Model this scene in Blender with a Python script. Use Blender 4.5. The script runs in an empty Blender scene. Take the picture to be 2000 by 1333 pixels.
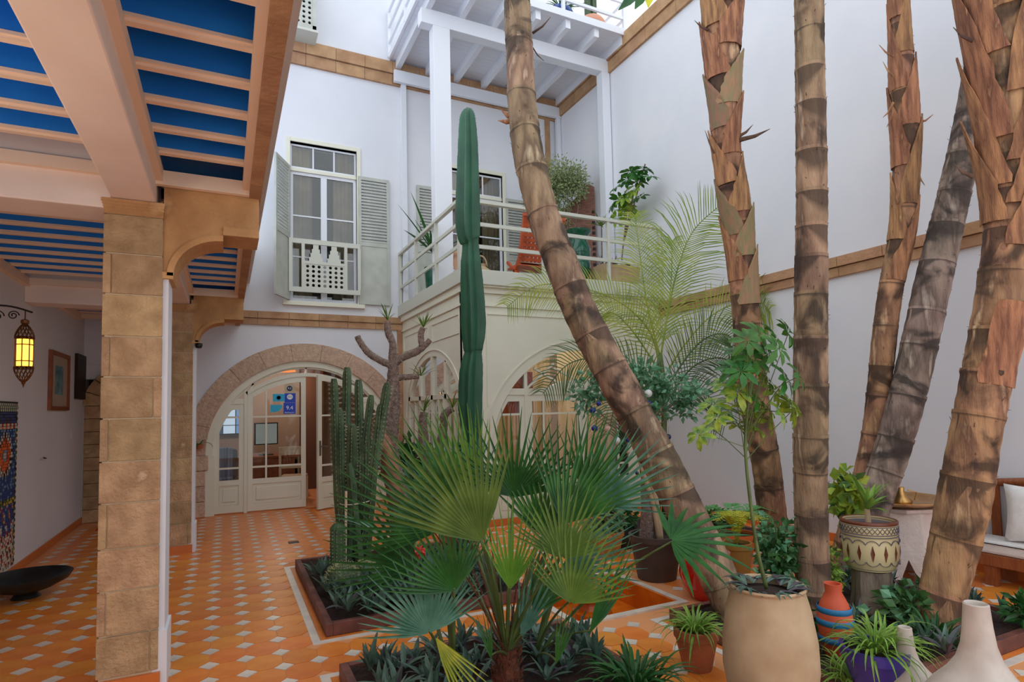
import bpy, math, random
from mathutils import Vector, Matrix
from math import sin, cos, pi, sqrt, radians as rad
random.seed(7)
SC = bpy.context.scene
COL = SC.collection

# ---------------------------------------------------------------- camera, sky, exposure
cam = bpy.data.cameras.new('camera'); cam_o = bpy.data.objects.new('camera', cam); COL.objects.link(cam_o)
cam.lens = 36 * 1150.63 / 2000; cam.sensor_width = 36; cam.clip_start = 0.05
cam.shift_x = 0.0004; cam.shift_y = 0.03195
YAW, PIT, ROLL = rad(25.9215), rad(3.2563), rad(-1.1997)
F_ = Vector((sin(YAW) * cos(PIT), cos(YAW) * cos(PIT), sin(PIT)))
R_ = Vector((cos(YAW), -sin(YAW), 0)); U_ = R_.cross(F_)
R2_ = R_ * cos(ROLL) + U_ * sin(ROLL); U2_ = U_ * cos(ROLL) - R_ * sin(ROLL)
m = Matrix((R2_, U2_, -F_)).transposed().to_4x4(); m.translation = (0, 0, 1.6)
cam_o.matrix_world = m
SC.camera = cam_o
CAM = Vector((0, 0, 1.6))

w = bpy.data.worlds.new('sky'); SC.world = w; w.use_nodes = True
bg = w.node_tree.nodes['Background']
bg.inputs[0].default_value = (0.86, 0.93, 1.0, 1); bg.inputs[1].default_value = 1.25
SC.view_settings.view_transform = 'Standard'; SC.view_settings.look = 'None'
SC.view_settings.gamma = 1; SC.view_settings.exposure = 0.36
SC.view_settings.use_curve_mapping = False
SC.cycles.max_bounces = 8; SC.cycles.diffuse_bounces = 6; SC.cycles.transparent_max_bounces = 16

def at(px, py, X=None, Y=None, Z=None):
    "point of the place seen at a spot of the photograph, on a known plane"
    d = F_ + R2_ * ((px - 999.12) / 1150.63) - U2_ * ((py - 730.41) / 1150.63)
    for i, v in enumerate((X, Y, Z)):
        if v is not None:
            return CAM + d * ((v - CAM[i]) / d[i])

def atd(px, py, dep):
    d = F_ + R2_ * ((px - 999.12) / 1150.63) - U2_ * ((py - 730.41) / 1150.63)
    return CAM + d * dep

# ---------------------------------------------------------------- materials
def lin(c):
    return tuple((x / 12.92 if x <= 0.04045 else ((x + 0.055) / 1.055) ** 2.4) for x in [v / 255 for v in c]) + (1,)

def mat(name, c, rough=0.6, c2=None, scale=4, stretch=(1, 1, 1), bump=0.0, bscale=30, lo=0.35, hi=0.65, metal=0, coat=0, detail=4, c3=None, spec=0.5, sub=0):
    m = bpy.data.materials.new(name); m.use_nodes = True
    nt = m.node_tree; N = nt.nodes; L = nt.links; p = N['Principled BSDF']
    p.inputs['Base Color'].default_value = lin(c); p.inputs['Roughness'].default_value = rough
    p.inputs['Metallic'].default_value = metal; p.inputs['Coat Weight'].default_value = coat
    p.inputs['Specular IOR Level'].default_value = spec
    if c2 or bump:
        tc = N.new('ShaderNodeTexCoord'); mp = N.new('ShaderNodeMapping'); L.new(tc.outputs['Object'], mp.inputs[0])
        mp.inputs['Scale'].default_value = stretch
    if c2:
        n = N.new('ShaderNodeTexNoise'); n.inputs['Scale'].default_value = scale; n.inputs['Detail'].default_value = detail
        L.new(mp.outputs[0], n.inputs['Vector'])
        r = N.new('ShaderNodeValToRGB'); e = r.color_ramp.elements
        e[0].position = lo; e[0].color = lin(c); e[1].position = hi; e[1].color = lin(c2)
        if c3:
            x = e.new(min(0.98, hi + 0.12)); x.color = lin(c3)
        L.new(n.outputs['Fac'], r.inputs[0]); L.new(r.outputs[0], p.inputs['Base Color'])
    if bump:
        b = N.new('ShaderNodeTexNoise'); b.inputs['Scale'].default_value = bscale; b.inputs['Detail'].default_value = 6
        L.new(mp.outputs[0], b.inputs['Vector'])
        bb = N.new('ShaderNodeBump'); bb.inputs['Strength'].default_value = bump; bb.inputs['Distance'].default_value = 0.02
        L.new(b.outputs['Fac'], bb.inputs['Height']); L.new(bb.outputs[0], p.inputs['Normal'])
    return m

def randomize(m, amt=0.12, hue=0.02):
    "slight brightness / hue change per object"
    nt = m.node_tree; N = nt.nodes; L = nt.links; p = N['Principled BSDF']
    oi = N.new('ShaderNodeObjectInfo'); hs = N.new('ShaderNodeHueSaturation')
    mr = N.new('ShaderNodeMapRange'); mr.inputs['To Min'].default_value = 1 - amt; mr.inputs['To Max'].default_value = 1 + amt
    L.new(oi.outputs['Random'], mr.inputs['Value']); L.new(mr.outputs[0], hs.inputs['Value'])
    mh = N.new('ShaderNodeMapRange'); mh.inputs['To Min'].default_value = 0.5 - hue; mh.inputs['To Max'].default_value = 0.5 + hue
    mu = N.new('ShaderNodeMath'); mu.operation = 'FRACT'; mx = N.new('ShaderNodeMath'); mx.operation = 'MULTIPLY'; mx.inputs[1].default_value = 7.13
    L.new(oi.outputs['Random'], mx.inputs[0]); L.new(mx.outputs[0], mu.inputs[0]); L.new(mu.outputs[0], mh.inputs['Value']); L.new(mh.outputs[0], hs.inputs['Hue'])
    i = p.inputs['Base Color']
    if i.links: L.new(i.links[0].from_socket, hs.inputs['Color'])
    else: hs.inputs['Color'].default_value = i.default_value
    L.new(hs.outputs[0], i)
    return m

def leafmat(name, c, c2, rough=0.45, scale=6, spec=0.4, trans=0.25):
    m = mat(name, c, rough, c2, scale, spec=spec)
    nt = m.node_tree; N = nt.nodes; L = nt.links; p = N['Principled BSDF']
    randomize(m, 0.18, 0.012)
    tr = N.new('ShaderNodeBsdfTranslucent'); mx = N.new('ShaderNodeMixShader'); mx.inputs[0].default_value = trans
    src = p.inputs['Base Color'].links[0].from_socket
    L.new(src, tr.inputs['Color']); L.new(p.outputs[0], mx.inputs[1]); L.new(tr.outputs[0], mx.inputs[2])
    L.new(mx.outputs[0], N['Material Output'].inputs[0])
    return m

def glassmat(name, tint=(1, 1, 1), ior=1.5):
    m = bpy.data.materials.new(name); m.use_nodes = True; nt = m.node_tree; N = nt.nodes; L = nt.links
    N.remove(N['Principled BSDF'])
    t = N.new('ShaderNodeBsdfTransparent'); t.inputs[0].default_value = (*tint, 1)
    g = N.new('ShaderNodeBsdfGlossy'); g.inputs['Roughness'].default_value = 0.01
    f = N.new('ShaderNodeFresnel'); f.inputs[0].default_value = ior
    x = N.new('ShaderNodeMixShader'); L.new(f.outputs[0], x.inputs[0]); L.new(t.outputs[0], x.inputs[1]); L.new(g.outputs[0], x.inputs[2])
    L.new(x.outputs[0], N['Material Output'].inputs[0]); return m

def emit(name, c, s):
    m = bpy.data.materials.new(name); m.use_nodes = True; p = m.node_tree.nodes['Principled BSDF']
    p.inputs['Base Color'].default_value = lin(c); p.inputs['Emission Color'].default_value = lin(c); p.inputs['Emission Strength'].default_value = s
    return m

M = {}
M['white'] = mat('white_plaster', (226, 226, 230), 0.85, (219, 220, 226), 1.2, bump=0.12, bscale=9)
M['whitepaint'] = mat('white_painted_wood', (226, 228, 234), 0.45)
M['peach'] = mat('cream_moulding_paint', (240, 216, 192), 0.7, bump=0.05, bscale=20)
M['beam'] = mat('beam_plaster', (238, 222, 210), 0.8, (232, 214, 202), 3, bump=0.06, bscale=14)
M['blue'] = mat('blue_ceiling_paint', (34, 138, 232), 0.5, (26, 124, 220), 2.5)
M['cream'] = mat('cream_joinery_paint', (228, 225, 206), 0.42, (222, 219, 199), 2)
M['rail'] = mat('grey_green_rail_paint', (200, 201, 188), 0.42)
M['shutter'] = mat('grey_shutter_paint', (190, 192, 182), 0.5, (176, 178, 168), 5)
M['stone'] = randomize(mat('sandstone_block', (198, 164, 124), 0.92, (164, 132, 96), 7, bump=0.9, bscale=45, c3=(216, 188, 152)), 0.16, 0.008)
M['stonetrim'] = randomize(mat('sandstone_cornice', (186, 146, 110), 0.9, (166, 126, 92), 5, bump=0.5, bscale=30), 0.1, 0.006)
M['stonebr'] = mat('sandstone_bracket', (204, 158, 106), 0.9, (170, 126, 82), 3, bump=0.5, bscale=40, c3=(214, 176, 126))
M['mortar'] = mat('pale_lime_mortar', (204, 184, 152), 0.95, bump=0.4)
M['archstone'] = randomize(mat('pink_arch_stone', (212, 182, 158), 0.95, (190, 158, 136), 22, bump=0.9, bscale=50), 0.07, 0.006)
M['tile'] = randomize(mat('orange_glazed_terracotta', (232, 142, 56), 0.34, (220, 124, 44), 6, bump=0.1, bscale=14, c3=(236, 166, 90)), 0.08, 0.008)
M['tilew'] = randomize(mat('white_marble_inset', (226, 214, 196), 0.3, (206, 196, 186), 9), 0.08, 0.01)
M['grout'] = mat('tile_grout', (222, 150, 96), 0.8)
M['skirt'] = mat('terracotta_skirting', (206, 112, 50), 0.35)
M['glass'] = glassmat('window_glass', (0.97, 0.98, 0.97), 1.7)
M['glassdoor'] = glassmat('clear_door_glass', (0.96, 0.97, 0.96), 1.35)
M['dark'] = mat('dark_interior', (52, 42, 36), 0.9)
M['beige'] = mat('beige_room_plaster', (176, 158, 140), 0.9)
M['curtain'] = mat('cream_curtain_cloth', (240, 224, 186), 0.9, (226, 206, 164), 3)
M['orangesheet'] = mat('orange_red_sheet', (206, 84, 34), 0.85)
M['metal'] = mat('brushed_steel', (150, 150, 150), 0.3, metal=1)
M['iron'] = mat('dark_wrought_iron', (46, 36, 32), 0.5, metal=0.6)
M['black'] = mat('black_plastic', (22, 22, 24), 0.4)

# ---------------------------------------------------------------- mesh builder
class MB:
    def __init__(s, T=None): s.v = []; s.f = []; s.uv = []; s.T = T
    def add(s, vs, fs, uvs=None):
        b = len(s.v)
        s.v += [Vector(s.T(*v)) if s.T else Vector(v) for v in vs]
        s.f += [tuple(i + b for i in f) for f in fs]
        s.uv += uvs if uvs else [(0, 0)] * len(vs)
    def box(s, x0, x1, y0, y1, z0, z1):
        s.add([(x, y, z) for z in (z0, z1) for y in (y0, y1) for x in (x0, x1)],
              [(0, 2, 3, 1), (4, 5, 7, 6), (0, 1, 5, 4), (2, 6, 7, 3), (0, 4, 6, 2), (1, 3, 7, 5)]); return s
    def prism(s, poly, d0, d1):
        "poly in (x,z), extruded along y from d0 to d1"
        n = len(poly)
        s.add([(x, d0, z) for x, z in poly] + [(x, d1, z) for x, z in poly],
              [tuple(range(n)), tuple(range(2 * n - 1, n - 1, -1))] + [(i, i + n, (i + 1) % n + n, (i + 1) % n) for i in range(n)]); return s
    def prismz(s, poly, z0, z1):
        n = len(poly)
        s.add([(x, y, z0) for x, y in poly] + [(x, y, z1) for x, y in poly],
              [tuple(range(n - 1, -1, -1)), tuple(range(n, 2 * n))] + [(i, (i + 1) % n, (i + 1) % n + n, i + n) for i in range(n)]); return s
    def band(s, cx, cz, r0, r1, a0, a1, d0, d1, n=24, k=1.0):
        "arched band in the x,z plane; k scales the height (ellipse)"
        vs = []; fs = []
        for i in range(n + 1):
            a = a0 + (a1 - a0) * i / n; c, q = cos(a), sin(a)
            for r in (r0, r1):
                for d in (d0, d1): vs.append((cx + r * c, d, cz + r * q * k))
        for i in range(n):
            b = 4 * i; e = b + 4
            fs += [(b, e, e + 2, b + 2), (b + 1, b + 3, e + 3, e + 1), (b, b + 1, e + 1, e), (b + 2, e + 2, e + 3, b + 3)]
        fs += [(0, 2, 3, 1), (4 * n, 4 * n + 1, 4 * n + 3, 4 * n + 2)]
        s.add(vs, fs); return s
    def bar(s, a, b, wd, dp=None, up=(0, 0, 1)):
        a, b = Vector(a), Vector(b); d = (b - a).normalized(); u = Vector(up)
        x = d.cross(u)
        if x.length < 1e-4: x = d.cross(Vector((1, 0, 0)))
        x.normalize(); y = x.cross(d).normalized(); dp = dp or wd
        vs = [p + x * (sx * wd / 2) + y * (sy * dp / 2) for p in (a, b) for sx, sy in ((-1, -1), (1, -1), (1, 1), (-1, 1))]
        s.add([tuple(v) for v in vs], [(3, 2, 1, 0), (4, 5, 6, 7)] + [(i, (i + 1) % 4, (i + 1) % 4 + 4, i + 4) for i in range(4)]); return s
    def tube(s, pts, rad_, n=8, cap=True, flat=1.0, ridge=None):
        pts = [Vector(p) for p in pts]; m_ = len(pts)
        if not hasattr(rad_, '__len__'): rad_ = [rad_] * m_
        vs = []; fs = []; uv = []; pn = None; L = 0
        for i, p in enumerate(pts):
            d = (pts[min(i + 1, m_ - 1)] - pts[max(i - 1, 0)])
            d = d.normalized() if d.length > 1e-9 else Vector((0, 0, 1))
            if pn is None:
                pn = d.cross(Vector((0.3, 1, 0.2)) if abs(d.y) < 0.9 else Vector((1, 0, 0))).normalized()
            else:
                pn = (pn - d * pn.dot(d)).normalized()
            bn = d.cross(pn)
            if i: L += (p - pts[i - 1]).length
            for k in range(n):
                a = 2 * pi * k / n; r = rad_[i] * (ridge(k, i) if ridge else 1)
                vs.append(tuple(p + pn * (cos(a) * r) + bn * (sin(a) * r * flat))); uv.append((k / n, L))
        for i in range(m_ - 1):
            for k in range(n):
                a = i * n + k; b = i * n + (k + 1) % n
                fs.append((a, b, b + n, a + n))
        if cap: fs += [tuple(range(n - 1, -1, -1)), tuple(range((m_ - 1) * n, m_ * n))]
        s.add(vs, fs, uv); return s
    def lathe(s, prof, c=(0, 0, 0), n=32, rfun=None, cap=True):
        vs = []; fs = []; uv = []
        for j, (r, z) in enumerate(prof):
            for k in range(n):
                a = 2 * pi * k / n; rr = r * (rfun(a, j) if rfun else 1)
                vs.append((c[0] + rr * cos(a), c[1] + rr * sin(a), c[2] + z)); uv.append((k / n, z))
        for j in range(len(prof) - 1):
            for k in range(n):
                a = j * n + k; b = j * n + (k + 1) % n
                fs.append((a, b, b + n, a + n))
        if cap: fs += [tuple(range(n - 1, -1, -1)), tuple(range((len(prof) - 1) * n, len(prof) * n))]
        s.add(vs, fs, uv); return s
    def blade(s, pts, widths, side, fold=0.0, nrm=None):
        "a leaf: a strip along pts, width direction side, folded at the midrib"
        pts = [Vector(p) for p in pts]; side = Vector(side); vs = []; fs = []
        for i, p in enumerate(pts):
            d = (pts[min(i + 1, len(pts) - 1)] - pts[max(i - 1, 0)]).normalized()
            sd = (side - d * side.dot(d))
            sd = sd.normalized() if sd.length > 1e-5 else Vector((1, 0, 0))
            nn = sd.cross(d)
            if nn.z < 0: nn = -nn
            w_ = widths[i] / 2
            vs += [tuple(p - sd * w_ + nn * (fold * w_)), tuple(p), tuple(p + sd * w_ + nn * (fold * w_))]
        for i in range(len(pts) - 1):
            b = 3 * i
            fs += [(b, b + 3, b + 4, b + 1), (b + 1, b + 4, b + 5, b + 2)]
        s.add(vs, fs); return s

def obj(name, mb, m_, parent=None, smooth=False, loc=None, bevel=0, label=None):
    me = bpy.data.meshes.new(name)
    L = Vector(loc) if loc is not None else Vector((0, 0, 0))
    if parent is not None and loc is None and name != '':
        q = parent
        while q is not None: L += q.location; q = q.parent
    me.from_pydata([tuple(v - L) for v in mb.v], [], mb.f)
    if any(u != (0, 0) for u in mb.uv):
        ul = me.uv_layers.new(name='uv')
        li = [0] * len(me.loops); me.loops.foreach_get('vertex_index', li)
        flat = []
        for i in li: flat += mb.uv[i]
        ul.data.foreach_set('uv', flat)
    for q in (m_ if isinstance(m_, (list, tuple)) else [m_]): me.materials.append(q)
    if smooth:
        me.polygons.foreach_set('use_smooth', [True] * len(me.polygons))
    me.update()
    o = bpy.data.objects.new(name, me); COL.objects.link(o)
    if parent is not None: o.parent = parent
    else: o.location = L
    if smooth == 'auto':
        try: me.set_sharp_from_angle(angle=rad(40))
        except Exception: pass
    if bevel:
        b = o.modifiers.new('bevel', 'BEVEL'); b.width = bevel; b.segments = 2; b.limit_method = 'ANGLE'
    if label: o['label'] = label
    return o

def tag(o, label, cat, group=None, kind=None):
    o['label'] = label; o['category'] = cat
    if group: o['group'] = group
    if kind: o['kind'] = kind
    return o

def thing(name, label, cat, loc=(0, 0, 0), group=None):
    o = bpy.data.objects.new(name, None); o.empty_display_size = 0.1; COL.objects.link(o); o.location = loc
    return tag(o, label, cat, group)

def struct(name, mb, m_, **k):
    o = obj(name, mb, m_, **k); o['kind'] = 'structure'; return o

def sempty(name, loc=(0, 0, 0)):
    o = bpy.data.objects.new(name, None); o.empty_display_size = 0.1; COL.objects.link(o); o.location = loc; o['kind'] = 'structure'; return o

def dup(root, loc=None, rotz=None, scale=None, label=None, group=None):
    def cp(o, par):
        c = o.copy(); COL.objects.link(c)
        if par is not None: c.parent = par
        for ch in list(o.children): cp(ch, c)
        return c
    r = cp(root, None)
    if loc is not None: r.location = loc
    if rotz is not None: r.rotation_euler = (r.rotation_euler[0], r.rotation_euler[1], rotz)
    if scale is not None: r.scale = (scale,) * 3
    if label: r['label'] = label
    if group: r['group'] = group
    return r

def copypart(o, par=None, loc=None, rot=None, scale=None):
    c = o.copy(); COL.objects.link(c)
    if par is not None: c.parent = par
    if loc is not None: c.location = loc
    if rot is not None: c.rotation_euler = rot
    if scale is not None: c.scale = scale if hasattr(scale, '__len__') else (scale,) * 3
    return c

YF, XR, XB, YB, XL = 10.39, 6.25, 2.86, 7.36, -1.94      # back wall, right wall, sunroom side and front, left wall

# ================================================================ floor and planter beds
BEDS = {'A': (0.65, 2.3, 4.43, 6.5), 'B': (0.62, 2.15, 1.95, 3.72), 'C': (2.95, 5.05, 2.06, 3.5), 'D': (4.2, 5.75, 4.66, 6.5)}
POOL = (2.35, 3.30, 3.80, 4.72)
fl = MB(); fl.box(XL - 0.1, XR + 0.1, -2.5, 14.2, -0.35, -0.25)
ring = [(XL - 0.1, POOL[0], -2.5, 14.2), (POOL[1], XR + 0.1, -2.5, 14.2), (POOL[0], POOL[1], -2.5, POOL[2]), (POOL[0], POOL[1], POOL[3], 14.2)]
for x0, x1, y0, y1 in ring: fl.box(x0, x1, y0, y1, -0.3, -0.004)
floor = struct('floor', fl, M['grout'])

def in_bed(x, y, g=0.0):
    for b in list(BEDS.values()) + [POOL]:
        if b[0] - g < x < b[1] + g and b[2] - g < y < b[3] + g: return True
    return False
PX, PY, X0, Y0 = 0.213, 0.2445, 0.129, 4.314
CX, CY = 0.062, 0.062
def octo(hx, hy):
    return [(-hx, -hy + CY), (-hx + CX, -hy), (hx - CX, -hy), (hx, -hy + CY), (hx, hy - CY), (hx - CX, hy), (-hx + CX, hy), (-hx, hy - CY)]
cells = []; dia = []
for i in range(-11, 31):
    for j in range(-20, 26):
        cx, cy = X0 + PX * (i + 0.5), Y0 + PY * (j + 0.5)
        if XL + 0.05 < cx < XR - 0.05 and -1 < cy < YF - 0.02 and not in_bed(cx, cy, 0.17) and not (cx > XB and cy > YB): cells.append((cx, cy))
        dx, dy = X0 + PX * i, Y0 + PY * j
        if XL + 0.05 < dx < XR - 0.05 and -1 < dy < YF - 0.02 and not in_bed(dx, dy, 0.13) and not (dx > XB and dy > YB): dia.append((dx, dy))
def vis(c):
    v = Vector((c[0], c[1], 0)) - CAM; d = v.dot(F_)
    if d < 1: return 99
    x = 999 + 1150 * v.dot(R2_) / d; y = 730 - 1150 * v.dot(U2_) / d
    return d if (-40 < x < 2040 and y < 1380) else 60 + d
cells.sort(key=vis); dia.sort(key=vis)
g = 0.003
t0 = None
for k, c in enumerate(cells[:300]):
    if t0 is None:
        t0 = obj('tile', MB().prismz(octo(PX / 2 - g, PY / 2 - g), -0.02, 0.0), M['tile'], floor, loc=(0, 0, 0))
        t0.location = (c[0], c[1], 0); continue
    copypart(t0, None, (c[0], c[1], random.uniform(-0.0008, 0.0008)))
mb = MB()
for c in cells[300:]: mb.prismz([(c[0] + x, c[1] + y) for x, y in octo(PX / 2 - g, PY / 2 - g)], -0.02, 0.0)
o = obj('floor_tiles', mb, M['tile'], floor); o['kind'] = 'stuff'
d0 = None; dm = [(-CX + g, 0), (0, -CY + g), (CX - g, 0), (0, CY - g)]
for c in dia[:300]:
    if d0 is None:
        d0 = obj('inset_tile', MB().prismz(dm, -0.02, 0.0005), M['tilew'], floor, loc=(0, 0, 0)); d0.location = (c[0], c[1], 0); d0['label'] = 'small white diamond tile'; continue
    copypart(d0, None, (c[0], c[1], 0))
mb = MB()
for c in dia[300:]: mb.prismz([(c[0] + x, c[1] + y) for x, y in dm], -0.02, 0.0005)
o = obj('inset_tiles', mb, M['tilew'], floor); o['kind'] = 'stuff'

M['soil'] = mat('dark_planting_soil', (58, 36, 26), 0.95, (36, 24, 18), 20, bump=1.0, bscale=40)
M['board'] = mat('dark_red_planter_board', (126, 76, 66), 0.55, (98, 56, 46), 8, stretch=(1, 1, 1), bump=0.2, bscale=20)
M['pooltile'] = mat('orange_pool_glaze', (222, 118, 30), 0.15, (198, 96, 24), 5)
bedlabel = {'A': 'planter bed holding the ribbed cactus clump, beyond the fan palm', 'B': 'planter bed at the foot of the big fan palm',
            'C': 'planter bed holding the upright and right-hand trunks behind the big vases', 'D': 'planter bed under the pale trunks by the white side table'}
for kx, (x0, x1, y0, y1) in BEDS.items():
    # white strip round the bed with an orange course inside
    mb = MB(); s0, s1 = 0.10, 0.045
    for (a, b, c, d) in ((x0 - s0, x0 - s1, y0 - s0, y1 + s0), (x1 + s1, x1 + s0, y0 - s0, y1 + s0), (x0 - s1, x1 + s1, y0 - s0, y0 - s1), (x0 - s1, x1 + s1, y1 + s1, y1 + s0)): mb.box(a, b, c, d, -0.02, 0.001)
    obj('border_strip', mb, M['tilew'], floor)
    mb = MB()
    for (a, b, c, d) in ((x0 - s1, x0, y0 - s1, y1 + s1), (x1, x1 + s1, y0 - s1, y1 + s1), (x0, x1, y0 - s1, y0), (x0, x1, y1, y1 + s1)): mb.box(a + .002, b - .002, c + .002, d - .002, -0.02, 0.0)
    obj('border_course', mb, M['tile'], floor)
    t = thing('planter_bed', bedlabel[kx], 'planter', (x0, y0, 0), 'planter beds sunk in the tiled floor')
    H = 0.09; W = 0.05
    for (a, b, c, d) in ((x0, x0 + W, y0, y1), (x1 - W, x1, y0, y1), (x0 + W, x1 - W, y0, y0 + W), (x0 + W, x1 - W, y1 - W, y1)):
        obj('board', MB().box(a, b, c, d, 0.0, H), M['board'], t, bevel=0.004)
    sb = MB(); n = 14
    vs = [(x0 + W + (x1 - x0 - 2 * W) * i / n, y0 + W + (y1 - y0 - 2 * W) * j / n, 0.066 + random.uniform(-.012, .016)) for j in range(n + 1) for i in range(n + 1)]
    sb.add(vs, [(j * (n + 1) + i, j * (n + 1) + i + 1, (j + 1) * (n + 1) + i + 1, (j + 1) * (n + 1) + i) for j in range(n) for i in range(n)])
    sb.box(x0 + W, x1 - W, y0 + W, y1 - W, 0.0, 0.05)
    obj('soil', sb, M['soil'], t)
# sunken basin
x0, x1, y0, y1 = POOL
mb = MB()
for a, b, c, d in ((x0 - .06, x0, y0 - .06, y1 + .06), (x1, x1 + .06, y0 - .06, y1 + .06), (x0, x1, y0 - .06, y0), (x0, x1, y1, y1 + .06)): mb.box(a, b, c, d, -0.02, 0.012)
pool = thing('sunken_basin', 'square sunken orange basin with a white rim at the centre of the floor', 'basin', (x0, y0, 0))
obj('rim', mb, M['tilew'], pool)
mb = MB()
for a, b, c, d in ((x0, x0 + .02, y0, y1), (x1 - .02, x1, y0, y1), (x0, x1, y0, y0 + .02), (x0, x1, y1 - .02, y1)): mb.box(a, b, c, d, -0.25, 0.005)
mb.box(x0, x1, y0, y1, -0.25, -0.2)
obj('basin_lining', mb, M['pooltile'], pool)
ft = thing('fountain_bowl', 'orange pedestal fountain bowl standing in the sunken basin', 'fountain', (2.72, 4.18, -0.2))
mb = MB(); mb.lathe([(0.17, 0), (0.17, 0.12), (0.12, 0.14), (0.09, 0.2)], (2.72, 4.18, -0.2), 8); obj('pedestal', mb, M['pooltile'], ft)
mb = MB(); mb.lathe([(0.08, 0.2), (0.16, 0.22), (0.2, 0.27), (0.205, 0.32), (0.18, 0.32), (0.16, 0.27), (0.05, 0.25)], (2.72, 4.18, -0.2), 28); obj('bowl', mb, M['pooltile'], ft, smooth='auto')
tag(obj('floor_drain', MB().box(0.70, 0.82, 7.72, 7.84, 0.0, 0.004), M['iron'], loc=(0.76, 7.78, 0)), 'small dark square drain grate set in the orange floor', 'drain')

# ================================================================ walls
def skirt(name, a, b, c, d, h=0.09): struct(name, MB().box(a, b, c, d, 0, h), M['skirt'])
wl = MB(); wl.box(XL - 0.25, XL, -1.2, 10.85, 0, 3.6)
struct('wall_left', wl, M['white'])
skirt('baseboard_left', XL, XL + 0.015, -1.2, 10.84)
wr = MB(); wr.box(XR, XR + 0.3, -1.5, 14.5, 0, 8.06); struct('wall_right', wr, M['white'])
skirt('baseboard_right', XR - 0.015, XR, -1.5, YB)
# cornices: two stepped courses of stone blocks
def cornice(name, p0, p1, z0, z1, nrm, n, d=0.06):
    "stone string course from p0 to p1 (x,y); nrm is outward"
    root = sempty(name, (p0[0], p0[1], z0)); p0, p1, nr = Vector(p0), Vector(p1), Vector(nrm); zm = z0 + (z1 - z0) * 0.48
    for row, (za, zb, dd) in enumerate(((z0, zm - 0.004, d * 0.6), (zm + 0.004, z1, d))):
        for i in range(n):
            a = p0.lerp(p1, max(0, i - 0.0) / n); b = p0.lerp(p1, (i + 1) / n); e = (b - a).normalized() * 0.003
            q = [a + e, b - e, b - e + nr * dd, a + e + nr * dd]
            obj('stone_block', MB().prismz([(v.x, v.y) for v in q], za, zb), M['stonetrim'], root)
    return root
cornice('trim_1', (-0.5, YF), (XB, YF), 3.03, 3.25, (0, -1), 7)
cornice('trim_2', (XR, YB), (XR, 0.2), 3.0, 3.22, (-1, 0), 14)
cornice('trim_3', (0.2, YF), (XR, YF), 7.56, 7.98, (0, -1), 12, 0.08)
cornice('trim_4', (XR, YF), (XR, -1.4), 7.62, 8.06, (-1, 0), 16, 0.08)
struct('trim_5', MB().box(XB - 0.09, XB, YF - 0.05, YF, 0.0, 3.03), M['stonetrim'])
struct('trim_6', MB().box(5.93, 6.03, YF - 0.05, YF, 4.9, 7.56), M['stonetrim'])

# back wall with its openings
DCX, DCZ, DR = 1.22, 0.95, 1.79
wb = MB(); ya, yb = YF, YF + 0.28
TOP = 12.0
W1 = (0.96, 2.07, 3.47, 6.2); W2 = (3.76, 4.93, 3.48, 6.2)
wb.box(-0.6, DCX - DR, ya, yb, 0, 3.05); wb.box(DCX + DR, XR, ya, yb, 0, 3.05)
N = 40
for i in range(N):
    a0, a1 = pi - pi * i / N, pi - pi * (i + 1) / N
    p, q = (DCX + DR * cos(a0), DCZ + DR * sin(a0)), (DCX + DR * cos(a1), DCZ + DR * sin(a1))
    wb.prism([p, q, (q[0], 3.05), (p[0], 3.05)], ya, yb)
wb.box(-0.6, W1[0], ya, yb, 3.05, TOP); wb.box(W1[1], W2[0], ya, yb, 3.05, TOP); wb.box(W2[1], XR, ya, yb, 3.05, TOP)
for W in (W1, W2): wb.box(W[0], W[1], ya, yb, 3.05, W[2]); wb.box(W[0], W[1], ya, yb, W[3], TOP)
struct('wall_back', wb, M['white'])
# end wall of the gallery with an arched stone doorway
ge = MB(); gy = 10.85; ax0, ax1 = -1.72, -0.9; acx = (ax0 + ax1) / 2; ar = (ax1 - ax0) / 2; az = 1.75
ge.box(XL - .2, ax0 - .2, gy, gy + .3, 0, 3.6); ge.box(ax1 + .2, -0.3, gy, gy + .3, 0, 3.6); ge.box(ax0 - .2, ax1 + .2, gy, gy + .3, az + ar + .22, 3.6)
ge.box(-0.62, -0.6, 10.5, gy, 0, 3.3)
struct('wall_gallery_end', ge, M['white'])
dr = sempty('door_3', (ax0, gy, 0))
for i in range(9):
    z0 = i * az / 9
    for sx in (ax0 - .2, ax1):
        obj('stone_block', MB().box(sx, sx + .2, gy - .03, gy + .3, z0 + .004, z0 + az / 9 - .004), M['stone'], dr)
for i in range(9):
    a0, a1 = pi * i / 9 + .01, pi * (i + 1) / 9 - .01
    obj('arch_stone', MB().band(acx, az, ar, ar + .22, a0, a1, gy - .03, gy + .3, 3), M['stone'], dr)
mb = MB(); mb.box(ax0 - .2, ax1 + .2, gy - .0, gy + .3, az + ar, az + ar + .22)
obj('spandrel', MB().box(ax0 - .2, ax1 + .2, gy + .05, gy + .3, az + ar, az + ar + .22), M['white'], dr)
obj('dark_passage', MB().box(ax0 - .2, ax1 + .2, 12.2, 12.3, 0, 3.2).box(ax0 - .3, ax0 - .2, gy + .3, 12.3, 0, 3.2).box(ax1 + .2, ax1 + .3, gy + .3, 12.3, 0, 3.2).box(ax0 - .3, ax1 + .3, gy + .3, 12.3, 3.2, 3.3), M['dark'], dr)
tag(obj('red_doormat', MB().box(-1.62, -1.05, 10.0, 10.7, 0.0, 0.012), mat('red_mat', (190, 30, 26), 0.95, bump=.5), bevel=0.004), 'red doormat on the tiles before the arched stone doorway', 'mat')

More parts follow.
